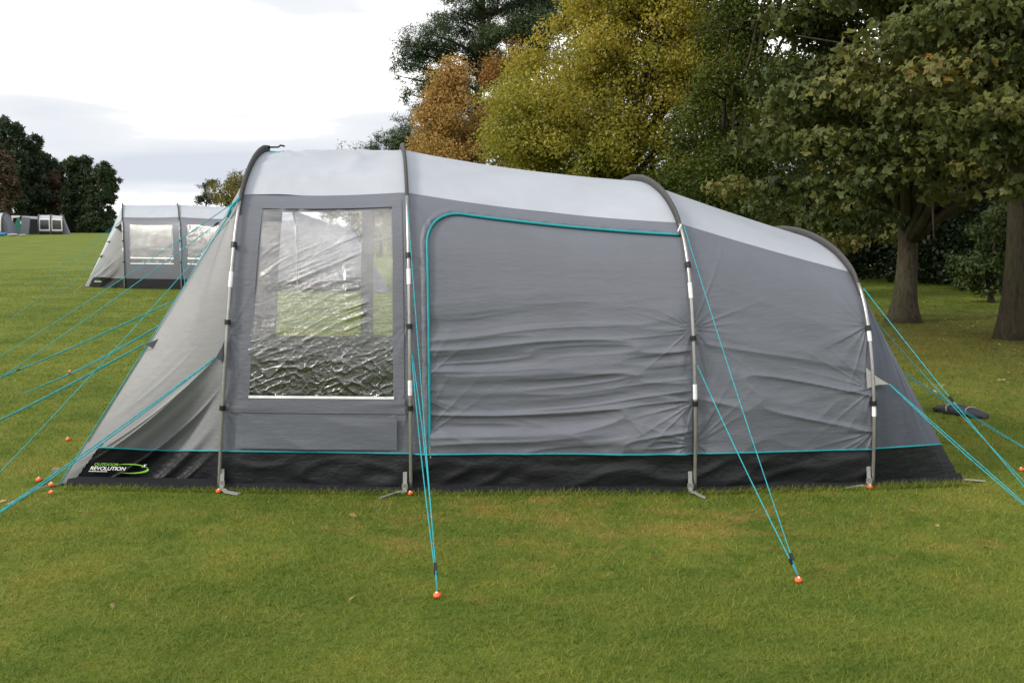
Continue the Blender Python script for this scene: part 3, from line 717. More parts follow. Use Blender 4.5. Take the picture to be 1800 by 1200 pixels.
# logo on the mud wall of the porch
def text_mesh(txt, size, shear, m, parent, ctr, ux, uy, name, ext=0.0008):
    cu = bpy.data.curves.new(name, 'FONT'); cu.body = txt; cu.size = size; cu.shear = shear; cu.extrude = ext; cu.align_x = 'LEFT'; cu.space_character = 0.95; cu.offset = 0.006 * size
    o = bpy.data.objects.new(name, cu); COL.objects.link(o)
    bpy.context.view_layer.update()
    me = bpy.data.meshes.new_from_object(o); bpy.data.objects.remove(o); bpy.data.curves.remove(cu)
    un = ux.cross(uy).normalized()
    me.name = name
    for v in me.vertices: v.co = ctr + ux * v.co.x + uy * v.co.y + un * v.co.z
    return link(name, me, m, parent, False)
def logo(Tn, sfn, a0, a1, z, zscale, nrm, parent, whole=True):
    p0 = Vector(sfn(np.array(a0), np.array(z))); p1 = Vector(sfn(np.array(a1), np.array(z)))
    ux = (p1 - p0); wid = ux.length; ux.normalize(); n = Vector(nrm).normalized(); uy = n.cross(ux).normalized() * 0.82
    lg = empty('logo'); lg.parent = parent
    h = zscale; off = n * 0.030
    text_mesh('REVOLUTION', h * 1.20, .35, M['white'], lg, p0 + off, ux * 1.0, uy, 'lettering')
    text_mesh('OUTDOOR', h * .85, .35, M['green'], lg, p0 + off + uy * h * 1.05 + ux * h * .8, ux * 1.15, uy, 'lettering')
    if not whole: return
    mb = MB(); cxx = p0 + off + ux * wid * .74 + uy * h * .45
    pts = []
    for k in range(27):
        t = math.radians(-118 + 245 * k / 26); pts.append((cxx + ux * (wid * .36 * math.cos(t)) + uy * (h * 1.05 * math.sin(t)), h * .15 * math.sin(math.pi * k / 26) + .0006))
    vs = []
    for p, w_ in pts: vs += [p + uy * w_ - ux * w_, p - uy * w_ + ux * w_]
    mb.add(vs, [(2 * k, 2 * k + 1, 2 * k + 3, 2 * k + 2) for k in range(26)]).build('swoosh', M['green'], lg)
    st = p0 + off + ux * wid * 1.03 + uy * h * 1.2
    mb = MB(); mb.add([st + ux * h * .55 + uy * h * .4, st + uy * h * .12, st - ux * h * .7 - uy * h * .5, st - uy * h * .1], [(0, 1, 2, 3)])
    mb.add([st + uy * h * .45 + n * .001, st + ux * h * .1 + n * .001, st - uy * h * .45 + n * .001, st - ux * h * .1 + n * .001], [(0, 1, 2, 3)]); mb.build('spark', M['white'], lg)
    mb = MB(); q = p0 + off - uy * h * .42 - ux * h * .2
    for k in range(12): mb.add([q + ux * (k * h * .32), q + ux * (k * h * .32 + h * .24), q + ux * (k * h * .32 + h * .24) + uy * h * .16, q + ux * (k * h * .32) + uy * h * .16], [(0, 1, 2, 3)])
    mb.build('tagline', M['white'], lg)
logo(T, lambda a, z: side(a, z), 0.855, 0.50, 0.104, 0.032, (-.14, -.98, .15), T.root)

# ------------------------------------------------------------------ pegs
_peg_me = {}
def peg(p, label, lean=(0, 0), scale=1.0, group='orange-headed tent pegs'):
    r = empty('tent_peg', (p[0], p[1], p[2] if len(p) > 2 else 0)); tag(r, label, 'peg', group)
    lx, ly = lean; scale *= 0.85
    ax3 = Vector((lx, ly, 1)).normalized(); a = ax3.orthogonal().normalized(); b = ax3.cross(a)
    o = Vector(r.location)
    c = o + ax3 * 0.016 * scale
    mb = MB().lathe([(.004 * scale, -.012 * scale), (.016 * scale, -.009 * scale), (.0205 * scale, 0), (.018 * scale, .008 * scale), (.009 * scale, .013 * scale)], c, 12, (a, b, ax3))
    mb.tube([c + a * .012 * scale + ax3 * .002, c + a * .024 * scale - ax3 * .002, c + a * .025 * scale - ax3 * .012 * scale], .004 * scale, 6)
    mb.build('peg_head', M['orange'], r, True)
    MB().tube([o - ax3 * .12, o + ax3 * .020 * scale], .0035, 6).build('peg_shaft', M['steel'], r, True)
    MB().tube([c + ax3 * .010 * scale, c + ax3 * .019 * scale], .006 * scale, 8).build('peg_cap', M['reflect'], r, True)
    return r
pa, pb = gp(769, 1050), gp(1402, 1023)
peg(pa, 'orange-headed peg in the grass holding the two ropes by the door zip', (-.1, -.35), 1.05)
peg(pb, 'orange-headed peg in the grass holding the two ropes of the third pole', (.1, -.35), 1.05)
peg(gp(383, 866), 'orange-headed peg at the foot of the pole left of the window', (.3, -.2))
peg(gp(723, 870), 'orange-headed peg at the foot of the pole right of the window', (-.3, -.2))
peg(gp(1529, 859), 'orange-headed peg at the foot of the rearmost tent pole', (.0, -.3))
peg(gp(68, 846), 'orange-headed peg outermost beside the front tent corner', (.2, -.3), 1.1)
peg(gp(90, 855), 'orange-headed peg nearest the front tent corner, above another peg', (.2, -.3), 1.1)
peg(gp(89, 868), 'low orange-headed peg at the webbing strap of the front tent corner', (.4, -.3), .9)
peg(gp(121, 775), 'orange-headed peg behind the sloping edge of the porch', (-.3, -.1), 1.1)
peg(gp(123, 655), 'orange-headed peg standing alone in the grass beyond the porch ropes', (.0, -.2), 1.1)
peg(gp(1796, 828), 'orange-headed peg at the right edge of the picture', (-.3, -.1), 1.0)
# ropes of the main tent
def shoulder(A, q, off=.045): return Vector(A.P(np.array(q))) + Vector(A.outward(q)) * off
up = Vector((0, 0, .035))
rope(T, shoulder(A2, QT[1] + .0), pa + up, .0024, False, .955)
rope(T, on_arch(A2, zpix(622, f2.y), .04) + Vector((.012, 0, 0)), pa + up, .0030, True, .94)
rope(T, shoulder(A3, QT[2] + .0) + Vector((.015, 0, 0)), pb + up, .0026, False, .96)
rope(T, on_arch(A3, zpix(640, f3.y), .04) + Vector((.014, 0, 0)), pb + up, .0033, False, .95)
rope(T, shoulder(A4, QT[3]) + Vector((.02, 0, -.02)), gp(1850, 925) + up, .0027, False, .5)
rope(T, t4, gp(1880, 965) + up, .0027, True)
rope(T, rtip, gp(1850, 825) + up, .0027, True, .12)
rope(T, Vector(rface(np.array(.05), np.array(.3))), gp(1830, 888) + up, .0022)
rope(T, ta, gp(-90, 972) + up, .0036, True)
far1 = Vector(A1.P(np.array(QT[0] + .02))) + Vector(A1.outward(QT[0])) * .03
rope(T, far1, gp(-140, 712) + up, .0027, False)
rope(T, far1 - Vector((0, 0, .05)), gp(-120, 747) + up, .0027, False, .06)
rope(T, far1 - Vector((0, 0, .06)), gp(-60, 904) + up, .0027, False)
rope(T, fs_ + Vector((-.08, -.02, -.02)), gp(-110, 712) + up, .0032, True, .64)
rope(T, s1 + Vector((-.02, -.05, 0)), gp(-110, 797) + up, .0034, True)
fs2 = Vector(face(np.array(.52), np.array(.35))); rope(T, fs2, gp(40, 698) + up, .0036, True, .62)
# rolled rope bundle on the front arch
c = Vector(A1.P(np.array(.97))) + Vector((.06, -.05, .03))
MB().tube([c + Vector((-.04, -.16, -.06)), c + Vector((.0, -.14, -.045)), c + Vector((.06, -.15, -.05)), c + Vector((.10, -.17, -.05))], .012, 6).build('rope_bundle', M['rope'], T.root, True)
MB().tube([c + Vector((-.05, .0, .0)), c + Vector((.03, -.02, .0)), c + Vector((.05, -.03, .012)), c + Vector((.08, -.05, .004))], .007, 6).build('toggle_strap', M['black'], T.root, True)
c = Vector(far1); MB().tube([c + Vector((.0, -.02, -.0)), c + Vector((-.05, -.05, -.06)), c + Vector((-.07, -.05, -.12))], .009, 6).build('rope_bundle', M['rope'], T.root, True)

# ------------------------------------------------------------------ second tent beyond the porch
g1, g2 = gp(219, 507), gp(319, 508.5)
axd = (g2 - g1).normalized(); perp = Vector((-0.335, 1, 0)).normalized()
def ar(k, w, H): p = g1 + axd * k; return Arch(p, p + perp * 2 * w, H)
sp1 = (g2 - g1).length
B = [ar(0, 1.5, 2.27), ar(sp1, 1.5, 2.27), ar(sp1 * 2.02, 1.5, 2.2), ar(sp1 * 2.95, 1.5, 2.16), ar(sp1 * 4.0, 1.4, 1.55)]
T2 = Tent('tunnel_tent', B, res=.4); T2.MUD = 0.27; T2.sag = [.02] * 5
tag(T2.root, 'second grey tunnel tent standing farther back on the field with two windows showing', 'tent')
for i in range(4):
    ro = T2.roof(i); T2.mudwall(i); T2.mudwall(i, True)
    if i == 3: ro.data.materials.clear(); ro.data.materials.append(M['rear'])
    if i < 2:
        a0, a1 = B[i].qz(T2.MUD), B[i].qf(T2.SEAM); w0, w1 = [(B[i].qf(f) - a0) / (a1 - a0) for f in (.30, .755)]
        grid('wall_panel', T2.wall_fn(i, ('z', T2.MUD), ('f', T2.SEAM)), 40, 40, M['wall'], T2.root, lambda u, v: ~((u > .12) & (u < .88) & (v > w0) & (v < w1)))
        wi = empty('window'); wi.parent = T2.root; wi.location = (0, 0, 0)
        fpn = T2.wall_fn(i, ('f', .295), ('f', .765), lambda x, z, u, v: -.01 + .012 * ridge(x * 3, z * 5, 7 + i))
        grid('pane', lambda u, v: fpn(.115 + .77 * u, v), 30, 30, M['film2'], wi)
        fb = T2.wall_fn(i, ('f', .355), ('f', .372), None, False, .008); grid('window_sill', lambda u, v: fb(.12 + .76 * u, v), 10, 1, M['reflect'], wi)
        fb2 = T2.wall_fn(i, ('f', .292), ('f', .304), None, False, .008); grid('window_sill', lambda u, v: fb2(.12 + .76 * u, v), 10, 1, M['reflect'], wi)
    else: grid('wall_panel', T2.wall_fn(i, ('z', T2.MUD), ('f', T2.SEAM)), 30, 30, M['wall'], T2.root)
    grid('wall_panel', T2.wall_fn(i, ('z', T2.MUD), ('f', T2.SEAM), None, True), 10, 10, M['wall'], T2.root)
n2 = gp(149, 504); f2c = n2 + perp * 2.9 - axd * .1
sd2, fc2, z2 = T2.end_pts(n2, f2c, B[0], .835)
def p2(z0, z1):
    def fn(u, v):
        z = z0 + (z1 - z0) * v; P = sd2(u, z)
        d = .03 * np.sin(np.pi * u) + .05 * ridge(u * 2, (z + u) * 5, 91) ** 2 * sstep(1.0, .3, z) * np.sin(np.pi * u) - .08 * np.sin(np.pi * u) * sstep(.9, .4, z + u * .8)
        return P + d[..., None] * pn
    return fn
def cz2(a): return np.maximum(0.95 - .80 * a, T2.MUD)
def p2z(lo, hi, a1=1.0):
    def fn(u, v):
        a = u * a1; z = lo(a) + (hi(a) - lo(a)) * v; f = p2(0, 1); return f(a, z)
    return fn
grid('porch_side', p2z(cz2, lambda a: z2 + 0 * a), 50, 50, M['porch'], T2.root)
grid('porch_side_shaded', p2z(lambda a: T2.MUD + 0 * a, cz2, .84), 50, 30, M['shaded_porch'], T2.root)  # shade below the crease painted as darker cloth here too
grid('mud_wall', p2(0.012, T2.MUD), 30, 8, M['mud'], T2.root, lambda u, v: u < .9)
grid('corner_patch', p2(0.012, T2.MUD), 30, 8, M['porch'], T2.root, lambda u, v: u > .9)
grid('porch_side', lambda u, v: sd2(u, .012 + (z2 - .012) * v, True), 12, 12, M['porch'], T2.root)
grid('porch_front', lambda u, v: fc2(u, v), 30, 30, M['roof'], T2.root)
rn2 = g1 + axd * (sp1 * 4.45); rf2 = rn2 + perp * 2.7
rs2, rf2f, zr2 = T2.end_pts(rn2, rf2, B[-1], .835)
grid('back_side', lambda u, v: rs2(u, .012 + (zr2 - .012) * v), 20, 20, M['rear'], T2.root)
grid('back_side', lambda u, v: rs2(u, .012 + (zr2 - .012) * v, True), 12, 12, M['rear'], T2.root)
grid('back_face', lambda u, v: rf2f(u, v), 20, 20, M['rear'], T2.root)
for k, A in enumerate(B):
    q = A.qf(.79); add_pole(T2, A, q, [.7, 1.25], [1.0, 1.55], r=.014); add_sleeve(T2, A, q - .015, h=.05, th=.012, n=30)
mb = MB(); base = [n2] + [Vector((a.n[0], a.n[1], 0)) for a in B] + [rn2, rf2] + [Vector((a.f[0], a.f[1], 0)) for a in B[::-1]] + [f2c]
mb.add([(p[0], p[1], 0.010) for p in base], [tuple(range(len(base)))]); mb.build('groundsheet', M['sheet'], T2.root)
for (zz_, dx) in ((1.25, -.0), (.85, 0)):
    s_ = Vector(sd2(np.array(1.0), np.array(zz_))); tab(T2, None, s_ + Vector((.26, 0, .13)), s_ + Vector((.14, -.02, -.16)), s_ + Vector((-.05, -.06, 0)), .006, M['sleeve'])
c_ = Vector(B[0].P(np.array(B[0].qf(.72)))) + Vector((-.05, -.05, 0)); tab(T2, None, c_ + Vector((.05, 0, .12)), c_ + Vector((.05, 0, -.14)), c_ + Vector((-.12, -.08, 0)), .006, M['sleeve'])
sh2 = Vector(B[0].P(np.array(B[0].qf(.80))))
for e in ((40, 512), (75, 498), (20, 560)): rope(T2, sh2 + Vector((-.03, 0, 0)), gp(*e), .003, False, .6)
for e in ((60, 540), (100, 520)): rope(T2, Vector(sd2(np.array(1.0), np.array(.9))), gp(*e), .003)
rope(T2, Vector(B[0].P(np.array(B[0].qf(.5)))) + Vector((-.03, -.06, 0)), gp(118, 524), .004)
for k in (1, 2):
    pk = gp((330, 440)[k - 1], 545); rope(T2, Vector(B[k].P(np.array(B[k].qf(.78)))) + Vector((0, -.05, 0)), pk, .005); peg(pk, ('orange-headed peg in front of the second pole of the farther tent', 'orange-headed peg in front of the third pole of the farther tent')[k - 1], (0, -.3)) if k == 1 else None
logo(T2, lambda a, z: sd2(a, z), 0.80, 0.35, 0.14, 0.042, (-.14, -.98, .15), T2.root, False)
peg(gp(141, 506), 'small orange-headed peg at the front corner of the farther tent', (0, -.3), 1.4)

# ------------------------------------------------------------------ far tents at the wood's edge
def tz(x, y): return float(terrain(x, y))
def far_tent(name, label, x0, x1, Yd, H, nb, mwall, mroof, front_open=True, xshift=0.0, win=True):
    X0, X1 = (x0 - 900) / FPX * Yd, (x1 - 900) / FPX * Yd; zb = tz((X0 + X1) / 2, Yd)
    tail = (X1 - X0) * .20; xs_ = np.linspace(X0, X1 - tail, nb + 1)
    ars = [Arch((x, Yd), (x + xshift, Yd + 3.4), H * (1 if k < nb else .95)) for k, x in enumerate(xs_)]
    t = Tent(name, ars, res=.2); t.MUD = .32; tag(t.root, label, 'tent', 'tents at the edge of the far pines')
    for i in range(nb):
        t.roof(i); t.mudwall(i)
        grid('wall_panel', t.wall_fn(i, ('z', t.MUD), ('f', t.SEAM)), 10, 10, mwall, t.root); grid('wall_panel', t.wall_fn(i, ('z', .01), ('f', t.SEAM), None, True), 6, 6, mwall, t.root)
        if win:
            fr = t.wall_fn(i, ('f', .19), ('f', .83), None, False, .02); wi = empty('window'); wi.parent = t.root
            grid('window_frame', lambda u, v: fr(.06 + .88 * u, v), 10, 10, M['cream'], wi)
            f_ = t.wall_fn(i, ('f', .27), ('f', .75), None, False, .035); grid('pane', lambda u, v: f_(.15 + .70 * u, v), 8, 8, M['dark'], wi)
    nc_ = Vector((X1, Yd + .05, 0)); fc_ = nc_ + Vector((xshift, 3.3, 0))
    s_, f_, z_ = t.end_pts(nc_, fc_, ars[-1], .835)
    grid('back_side', lambda u, v: s_(u, .01 + (z_ - .01) * v), 8, 8, M['rear'], t.root); grid('back_side', lambda u, v: s_(u, .01 + (z_ - .01) * v, True), 8, 8, M['rear'], t.root); grid('back_face', lambda u, v: f_(u, v), 8, 8, M['rear'], t.root)
    for A in ars: add_sleeve(t, A, .02, 1.98, h=.10, th=.05, n=30)
    t.root.location.z = zb
    return t, X0, X1, zb
M['dark'] = plain('dark_tent_opening', (0.02, 0.022, 0.028), 0.25, 0.5)
M['dgreen'] = fabric('green_canvas', (0.02, 0.17, 0.12), 0.2)
M['blue'] = plain('blue_bag', (0.03, 0.16, 0.38), 0.6)
M['cream'] = fabric('white_awning_canvas', (0.72, 0.72, 0.70), 0.25)
tA, X0, X1, zb = far_tent('tunnel_tent', 'small far grey tent with two dark windows in front of the pines', 72, 126, 118, 2.15, 2, M['wall'], M['roof'], xshift=-1.2)
# its open dark porch and grey side screen
def box_panel(t, name, pts, m): return mesh(name, pts + [p + Vector((.0, .06, 0)) for p in pts], [(0, 1, 2, 3), (7, 6, 5, 4), (0, 4, 5, 1), (1, 5, 6, 2), (2, 6, 7, 3), (3, 7, 4, 0)], m, t.root, False)
def fp(x, y, Yd, zb=0.0): p = at(x, y, Yd); return p
def panel_px(t, name, quad, Yd, m):
    o = box_panel(t, name, [fp(x, y, Yd) for x, y in quad], m); o.location.z = -t.root.location.z; return o
panel_px(tA, 'porch_screen', [(35, 416), (50, 416), (53, 383), (38, 381)], 117.2, M['wall'])
panel_px(tA, 'porch_dark_inside', [(46, 415.5), (76, 416), (73, 384), (50, 383)], 119.5, M['dark'])  # dark panel standing for the shade inside the open porch
panel_px(tA, 'porch_awning', [(38, 383), (72, 386), (74, 381), (38, 379.5)], 118.6, M['roof'])
panel_px(tA, 'porch_wall', [(70, 416), (77, 416.5), (74, 386), (71, 388)], 118.3, M['sleeve'])
tB, _, _, _ = far_tent('frame_tent', 'pale far tent cut by the picture edge beside a green canopy', -60, 26, 112, 2.45, 2, M['wall'], M['cream'], xshift=-.6)
can = empty('awning', (fp(25, 413, 121).x, 121, tz(-55, 121))); tag(can, 'green awning with white roof between the two far tents', 'awning')
class _R: pass
cn = _R(); cn.root = can
for nm, quad, m in (('awning_roof', [(14, 384), (34, 382), (36, 379), (14, 379)], M['cream']), ('awning_side', [(17, 412), (37, 414), (35, 383), (31, 382)], M['dgreen']), ('awning_wall', [(10, 413), (24, 413), (22, 384), (10, 384)], M['cream'])):
    o = box_panel(cn, nm, [fp(x, y, 121) for x, y in quad], m); o.location = -Vector(can.location)
for (x0, x1, y, r, m, lab, cat) in ((-14, 12, 416.5, .20, 'blue', 'blue bag lying on the grass before the pale far tent', 'bag'), (14, 32, 417, .15, 'strap', 'grey rolled bundle lying beside the blue bag', 'bundle'), (34, 47, 419, .11, 'strap', 'smaller grey roll at the end of the row of bags', 'bundle')):
    a, b = fp(x0, y, 108), fp(x1, y, 108); z = tz(a.x, 108) + r; a.z = b.z = z
    pts = [a.lerp(b, k / 8) for k in range(9)]; rr = [r * (.55 + .45 * math.sin(math.pi * (k + .7) / 9.4)) for k in range(9)]
    o = MB().tube(pts, rr, 10).build('rolled_bag', M[m], None, True); tag(o, lab, cat)

# ------------------------------------------------------------------ rolled bag behind the tent
ra, rb_ = gp(1644, 722), gp(1734, 737)
bag = empty('rolled_carry_bag', tuple((ra + rb_) / 2)); tag(bag, 'dark grey rolled tent bag tied with two cords on the grass', 'bag')
d = (rb_ - ra); sd = Vector((-d.y, d.x, 0)).normalized()
M['bagcloth'] = fabric('dark_bag_cloth', (0.055, 0.058, 0.068), 0.0, .7, .2, .006)
n_, mseg = 26, 16; vs = []
for k in range(n_ + 1):
    t = k / n_; c = ra.lerp(rb_, t); e = math.sin(math.pi * min(1, (t + .06) / 1.12)) ** .35
    w_ = .078 * e * (1 - .16 * math.exp(-((t - .32) / .05) ** 2) - .16 * math.exp(-((t - .70) / .05) ** 2)); h_ = w_ * .55
    for j in range(mseg):
        a = 2 * math.pi * j / mseg; nz_ = 1 + .5 * (float(vnoise(t * 9, j * .7, 3)) - .5)
        vs.append(c + sd * (math.cos(a) * w_ * nz_) + Vector((0, 0, max(-h_ * .92, math.sin(a) * h_ * nz_) + h_ * .92)))
fs = [(k * mseg + j, k * mseg + (j + 1) % mseg, (k + 1) * mseg + (j + 1) % mseg, (k + 1) * mseg + j) for k in range(n_) for j in range(mseg)] + [tuple(range(mseg))[::-1], tuple(range(n_ * mseg, (n_ + 1) * mseg))]
mesh('bag_roll', vs, fs, M['bagcloth'], bag)
for t in (.32, .70):
    c = ra.lerp(rb_, t); MB().tube([c + sd * (math.cos(a) * .072) + Vector((0, 0, math.sin(a) * .045 + .040)) + d.normalized() * .01 * math.sin(2 * a) for a in np.linspace(-.3, 3.44, 16)], .007, 6).build('tie_cord', M['strap'], bag, True)

# ------------------------------------------------------------------ trees
def unit(n): v = rng.normal(size=(n, 3)); return v / np.linalg.norm(v, axis=1, keepdims=True)
def leaf_quads(P, nrm, size, aspect, var, fold=0.25, droop=0.0, lobes=1):
    n = len(P); d = np.cross(nrm, unit(n)); d /= np.linalg.norm(d, axis=1, keepdims=True) + 1e-9
    if droop: d[:, 2] -= droop; d /= np.linalg.norm(d, axis=1, keepdims=True)
    s = np.cross(nrm, d); s /= np.linalg.norm(s, axis=1, keepdims=True) + 1e-9
    sz = (size * (0.65 + 0.7 * rng.random(n)))[:, None]; up_ = nrm * sz * fold * aspect
    quads = []
    def lobe(dd, ss, L_, base=0.0):
        a = P + dd * sz * base; quads.append(np.stack([a, a + dd * sz * L_ * .5 + ss * sz * aspect * .5 * L_ + up_ * L_, a + dd * sz * L_, a + dd * sz * L_ * .5 - ss * sz * aspect * .5 * L_ + up_ * L_ * .2], 1))
    lobe(d, s, 1.0)
    if lobes == 3:
        c, q = math.cos(0.95), math.sin(0.95)
        lobe(d * c + s * q, s * c - d * q, .8); lobe(d * c - s * q, s * c + d * q, .8)
    V = np.concatenate(quads, 0).reshape(-1, 3); return V, np.tile(var, len(quads))
def crown_mesh(name, clumps, per, size, aspect, lobes=1, flat=1.0, out_bias=0.6, up_bias=0.35, droop=0.0, fill=0.5):
    """clumps: (center, radius, var) ; leaves lie through each clump's volume, denser towards its skin"""
    C = np.array([c[0] for c in clumps]); R = np.array([c[1] for c in clumps]); Vv = np.array([c[2] for c in clumps])
    cnt = np.maximum(8, (per * (R / R.mean()) ** 2).astype(int)); idx = np.repeat(np.arange(len(C)), cnt); n = len(idx)
    u = unit(n); rad = rng.random(n) ** fill; off = u * (rad * R[idx])[:, None]; off[:, 2] *= flat
    P = C[idx] + off
    nrm = u * out_bias + unit(n) * 0.75 + np.array((0, 0, up_bias)); nrm /= np.linalg.norm(nrm, axis=1, keepdims=True)
    var = np.clip(Vv[idx] * 0.6 + rng.random(n) * 0.4, 0, 1)
    V, va_ = leaf_quads(P, nrm, size, aspect, var, droop=droop, lobes=lobes)
    return big_mesh(name, V, 4, {'var': va_})
def in_env(env, n, shell=0.55):
    """points in a union of ellipsoids, mostly in the outer part"""
    vol = np.array([e[1][0] * e[1][1] * e[1][2] for e in env]) ** 0.7; k = rng.choice(len(env), n, p=vol / vol.sum())
    c = np.array([env[i][0] for i in k]); r = np.array([env[i][1] for i in k])
    u = unit(n); rad = shell + (1 - shell) * rng.random(n) ** 0.6; rad = np.where(rng.random(n) < .22, rng.random(n) ** .5 * shell, rad)
    return c + u * r * rad[:, None]
def branch_tubes(mb, base, r0, fork_z, targets, wob=0.12, lean=(0, 0), flare=1.5, r1=None, trunk_top=None, n_limbs=10, sides=10):
    base = Vector(base); top = trunk_top or base + Vector((lean[0], lean[1], fork_z))
    pts = []; rs = []
    for k in range(11):
        t = k / 10; p = base.lerp(top, t) + Vector((wob * .5 * math.sin(3 * t + base.x), wob * .4 * math.sin(4 * t + 1 + base.y), 0)) * t; pts.append(p)
        rs.append(r0 * ((1 - t) * 1.0 + t * .72) * (1 + (flare - 1) * math.exp(-t * 9)))
    pts[0].z -= .1
    mb.tube(pts, rs, sides)
    tp = pts[-1]; k = 0
    sel = targets if len(targets) <= n_limbs else [targets[i] for i in rng.choice(len(targets), n_limbs, replace=False)]
    for tg in sel:
        tg = Vector(tg); st = pts[-1 - (k % 3)] if k else tp; k += 1
        mid = st.lerp(tg, .45) + Vector((random.uniform(-.3, .3), random.uniform(-.3, .3), random.uniform(.0, .5))) * (tg - st).length * .25
        lim = []; lr = []
        for j in range(9):
            t = j / 8; p = st * (1 - t) ** 2 + mid * 2 * t * (1 - t) + tg * t * t; lim.append(p + Vector((random.uniform(-1, 1), random.uniform(-1, 1), random.uniform(-1, 1))) * .04 * (tg - st).length * t * (1 - t)); lr.append(max(.012, r0 * .42 * (1 - t) ** .9 + .012))
        mb.tube(lim, lr, 7)
        for q in (4, 6):                                   # side branches
            e_ = lim[q] + Vector((random.gauss(0, 1), random.gauss(0, 1), random.gauss(.2, .7))).normalized() * (tg - st).length * .33
            mb.tube([lim[q], lim[q].lerp(e_, .5) + Vector((0, 0, .05)), e_], [lr[q] * .6, lr[q] * .4, .01], 5)
def tree(name, label, base, r0, fork_z, env, n_clumps, clump_r, per, size, aspect, lm, bm='bark2', lobes=1, flat=.75, group=None, cat='tree', extra=(), shell=.55, limbs=10, lean=(0, 0), hue=None, droop=0.0, flare=1.75, out_bias=.6, fill=.5, low=None):
    r = empty(name, tuple(base)); tag(r, label, cat, group)
    C = in_env(env, n_clumps, shell)
    if low is not None: C = C[C[:, 2] > low]
    cl = [(c, clump_r * (.6 + .8 * rng.random()), rng.random() if hue is None else float(np.clip(hue(c) + rng.normal() * .16, 0, 1))) for c in C]
    cl += [(np.array(c), rr, rng.random() if hue is None else hue(np.array(c))) for c, rr in extra]
    me = crown_mesh('crown', cl, per, size, aspect, lobes, flat, out_bias=out_bias, droop=droop, fill=fill); link('crown', me, M[lm], r, False)
    mb = MB(); branch_tubes(mb, base, r0, fork_z, [c for c, _, _ in cl], lean=lean, n_limbs=limbs, flare=flare, sides=16); mb.build('trunk', M[bm], r, True)
    return r
b1 = gp(1588, 566); b2 = gp(1776, 596)
# two maples on the right
tree('maple_tree', 'broad green maple whose forked trunk stands just behind the rear of the tent', b1, .205, 1.7,
     [((7.6, 17.6, 5.6), (3.9, 4.2, 3.9)), ((6.0, 15.2, 4.8), (2.3, 2.2, 2.2)), ((9.6, 16.0, 6.2), (3.6, 3.0, 3.6))], 255, .72, 400, .088, .66, 'maple', 'bark', 3, flat=.42, limbs=24, low=1.95,
     extra=[(at(x, y, Y), rr) for x, y, Y, rr in ((1480, 350, 13.6, .42), (1440, 330, 13.8, .45), (1520, 320, 13.4, .5), (1400, 260, 14, .5), (1460, 250, 13.6, .55), (1540, 250, 13.2, .55), (1600, 300, 13.2, .5), (1330, 250, 15, .5), (1370, 330, 15.5, .45), (1290, 330, 16.5, .5), (1650, 250, 12.8, .5), (1580, 180, 13, .6), (1660, 340, 14, .4), (1500, 160, 13.4, .6), (1420, 170, 14, .6), (1500, 400, 20, .5), (1430, 410, 21, .6), (1450, 390, 15, .45), (1530, 385, 15, .5), (1480, 425, 19, .5), (1560, 410, 21, .6), (1380, 380, 17, .5), (1340, 360, 18, .5))], droop=.35)
tree('maple_tree', 'green maple with a straight mossy trunk nearest the right edge', b2, .155, 3.0,
     [((9.0, 14.6, 6.3), (4.4, 3.8, 4.0)), ((7.4, 12.6, 5.6), (2.8, 2.0, 2.6))], 195, .72, 400, .088, .66, 'maple', 'bark', 3, flat=.42, limbs=18, low=2.3,
     extra=[(at(x, y, Y), rr) for x, y, Y, rr in ((1760, 250, 12, .5), (1700, 200, 12, .5), (1780, 330, 12.5, .4), (1720, 290, 12.5, .4), (1790, 180, 11.5, .5), (1680, 120, 12, .55), (1760, 100, 11.8, .5), (1700, 30, 12, .6), (1600, 60, 12.5, .6), (1790, 30, 11.8, .4))], droop=.35)
# small-leaved dark tree between maple and yellow tree
tree('hawthorn_tree', 'dark small-leaved tree showing sky gaps above the tent roof, beside the yellow tree', at(1255, 402, 25) - Vector((0, 0, 1.6)), .16, 1.6,
     [((5.4, 25, 3.4), (1.7, 2.2, 2.4)), ((4.3, 24, 2.3), (1.2, 1.6, 1.1)), ((6.2, 24.5, 7.4), (1.6, 1.6, 3.2)), ((5.3, 25.5, 6.6), (1.1, 1.2, 2.0))], 270, .48, 260, .085, .6, 'thorn', flat=.8, limbs=14)
# yellow tree
yb = at(1050, 402, 30); yb.z = 0
def yhue(c): return .44 + .085 * (c[2] - 4.5) + .06 * math.sin(c[0] * 1.7)
tree('yellow_maple_tree', 'tall yellow-green autumn tree rising above the middle of the tent', yb, .3, 1.8,
     [((2.9, 30, 5.2), (2.9, 3.0, 3.6)), ((1.4, 29.2, 4.0), (2.0, 2.2, 2.6)), ((3.6, 29.6, 8.2), (2.5, 2.4, 3.0)), ((0.2, 29.5, 3.0), (1.5, 1.6, 1.6)), ((4.8, 29.2, 4.6), (1.7, 1.8, 3.0)), ((2.7, 30, 8.6), (1.5, 1.6, 2.4)), ((5.4, 30, 8.0), (1.5, 1.6, 2.6)), ((.6, 29.8, 4.6), (1.2, 1.2, 1.5))],
     560, .58, 350, .084, .65, 'yellow', flat=.8, limbs=20, hue=yhue, droop=.3)
ob = at(785, 402, 34); ob.z = 0
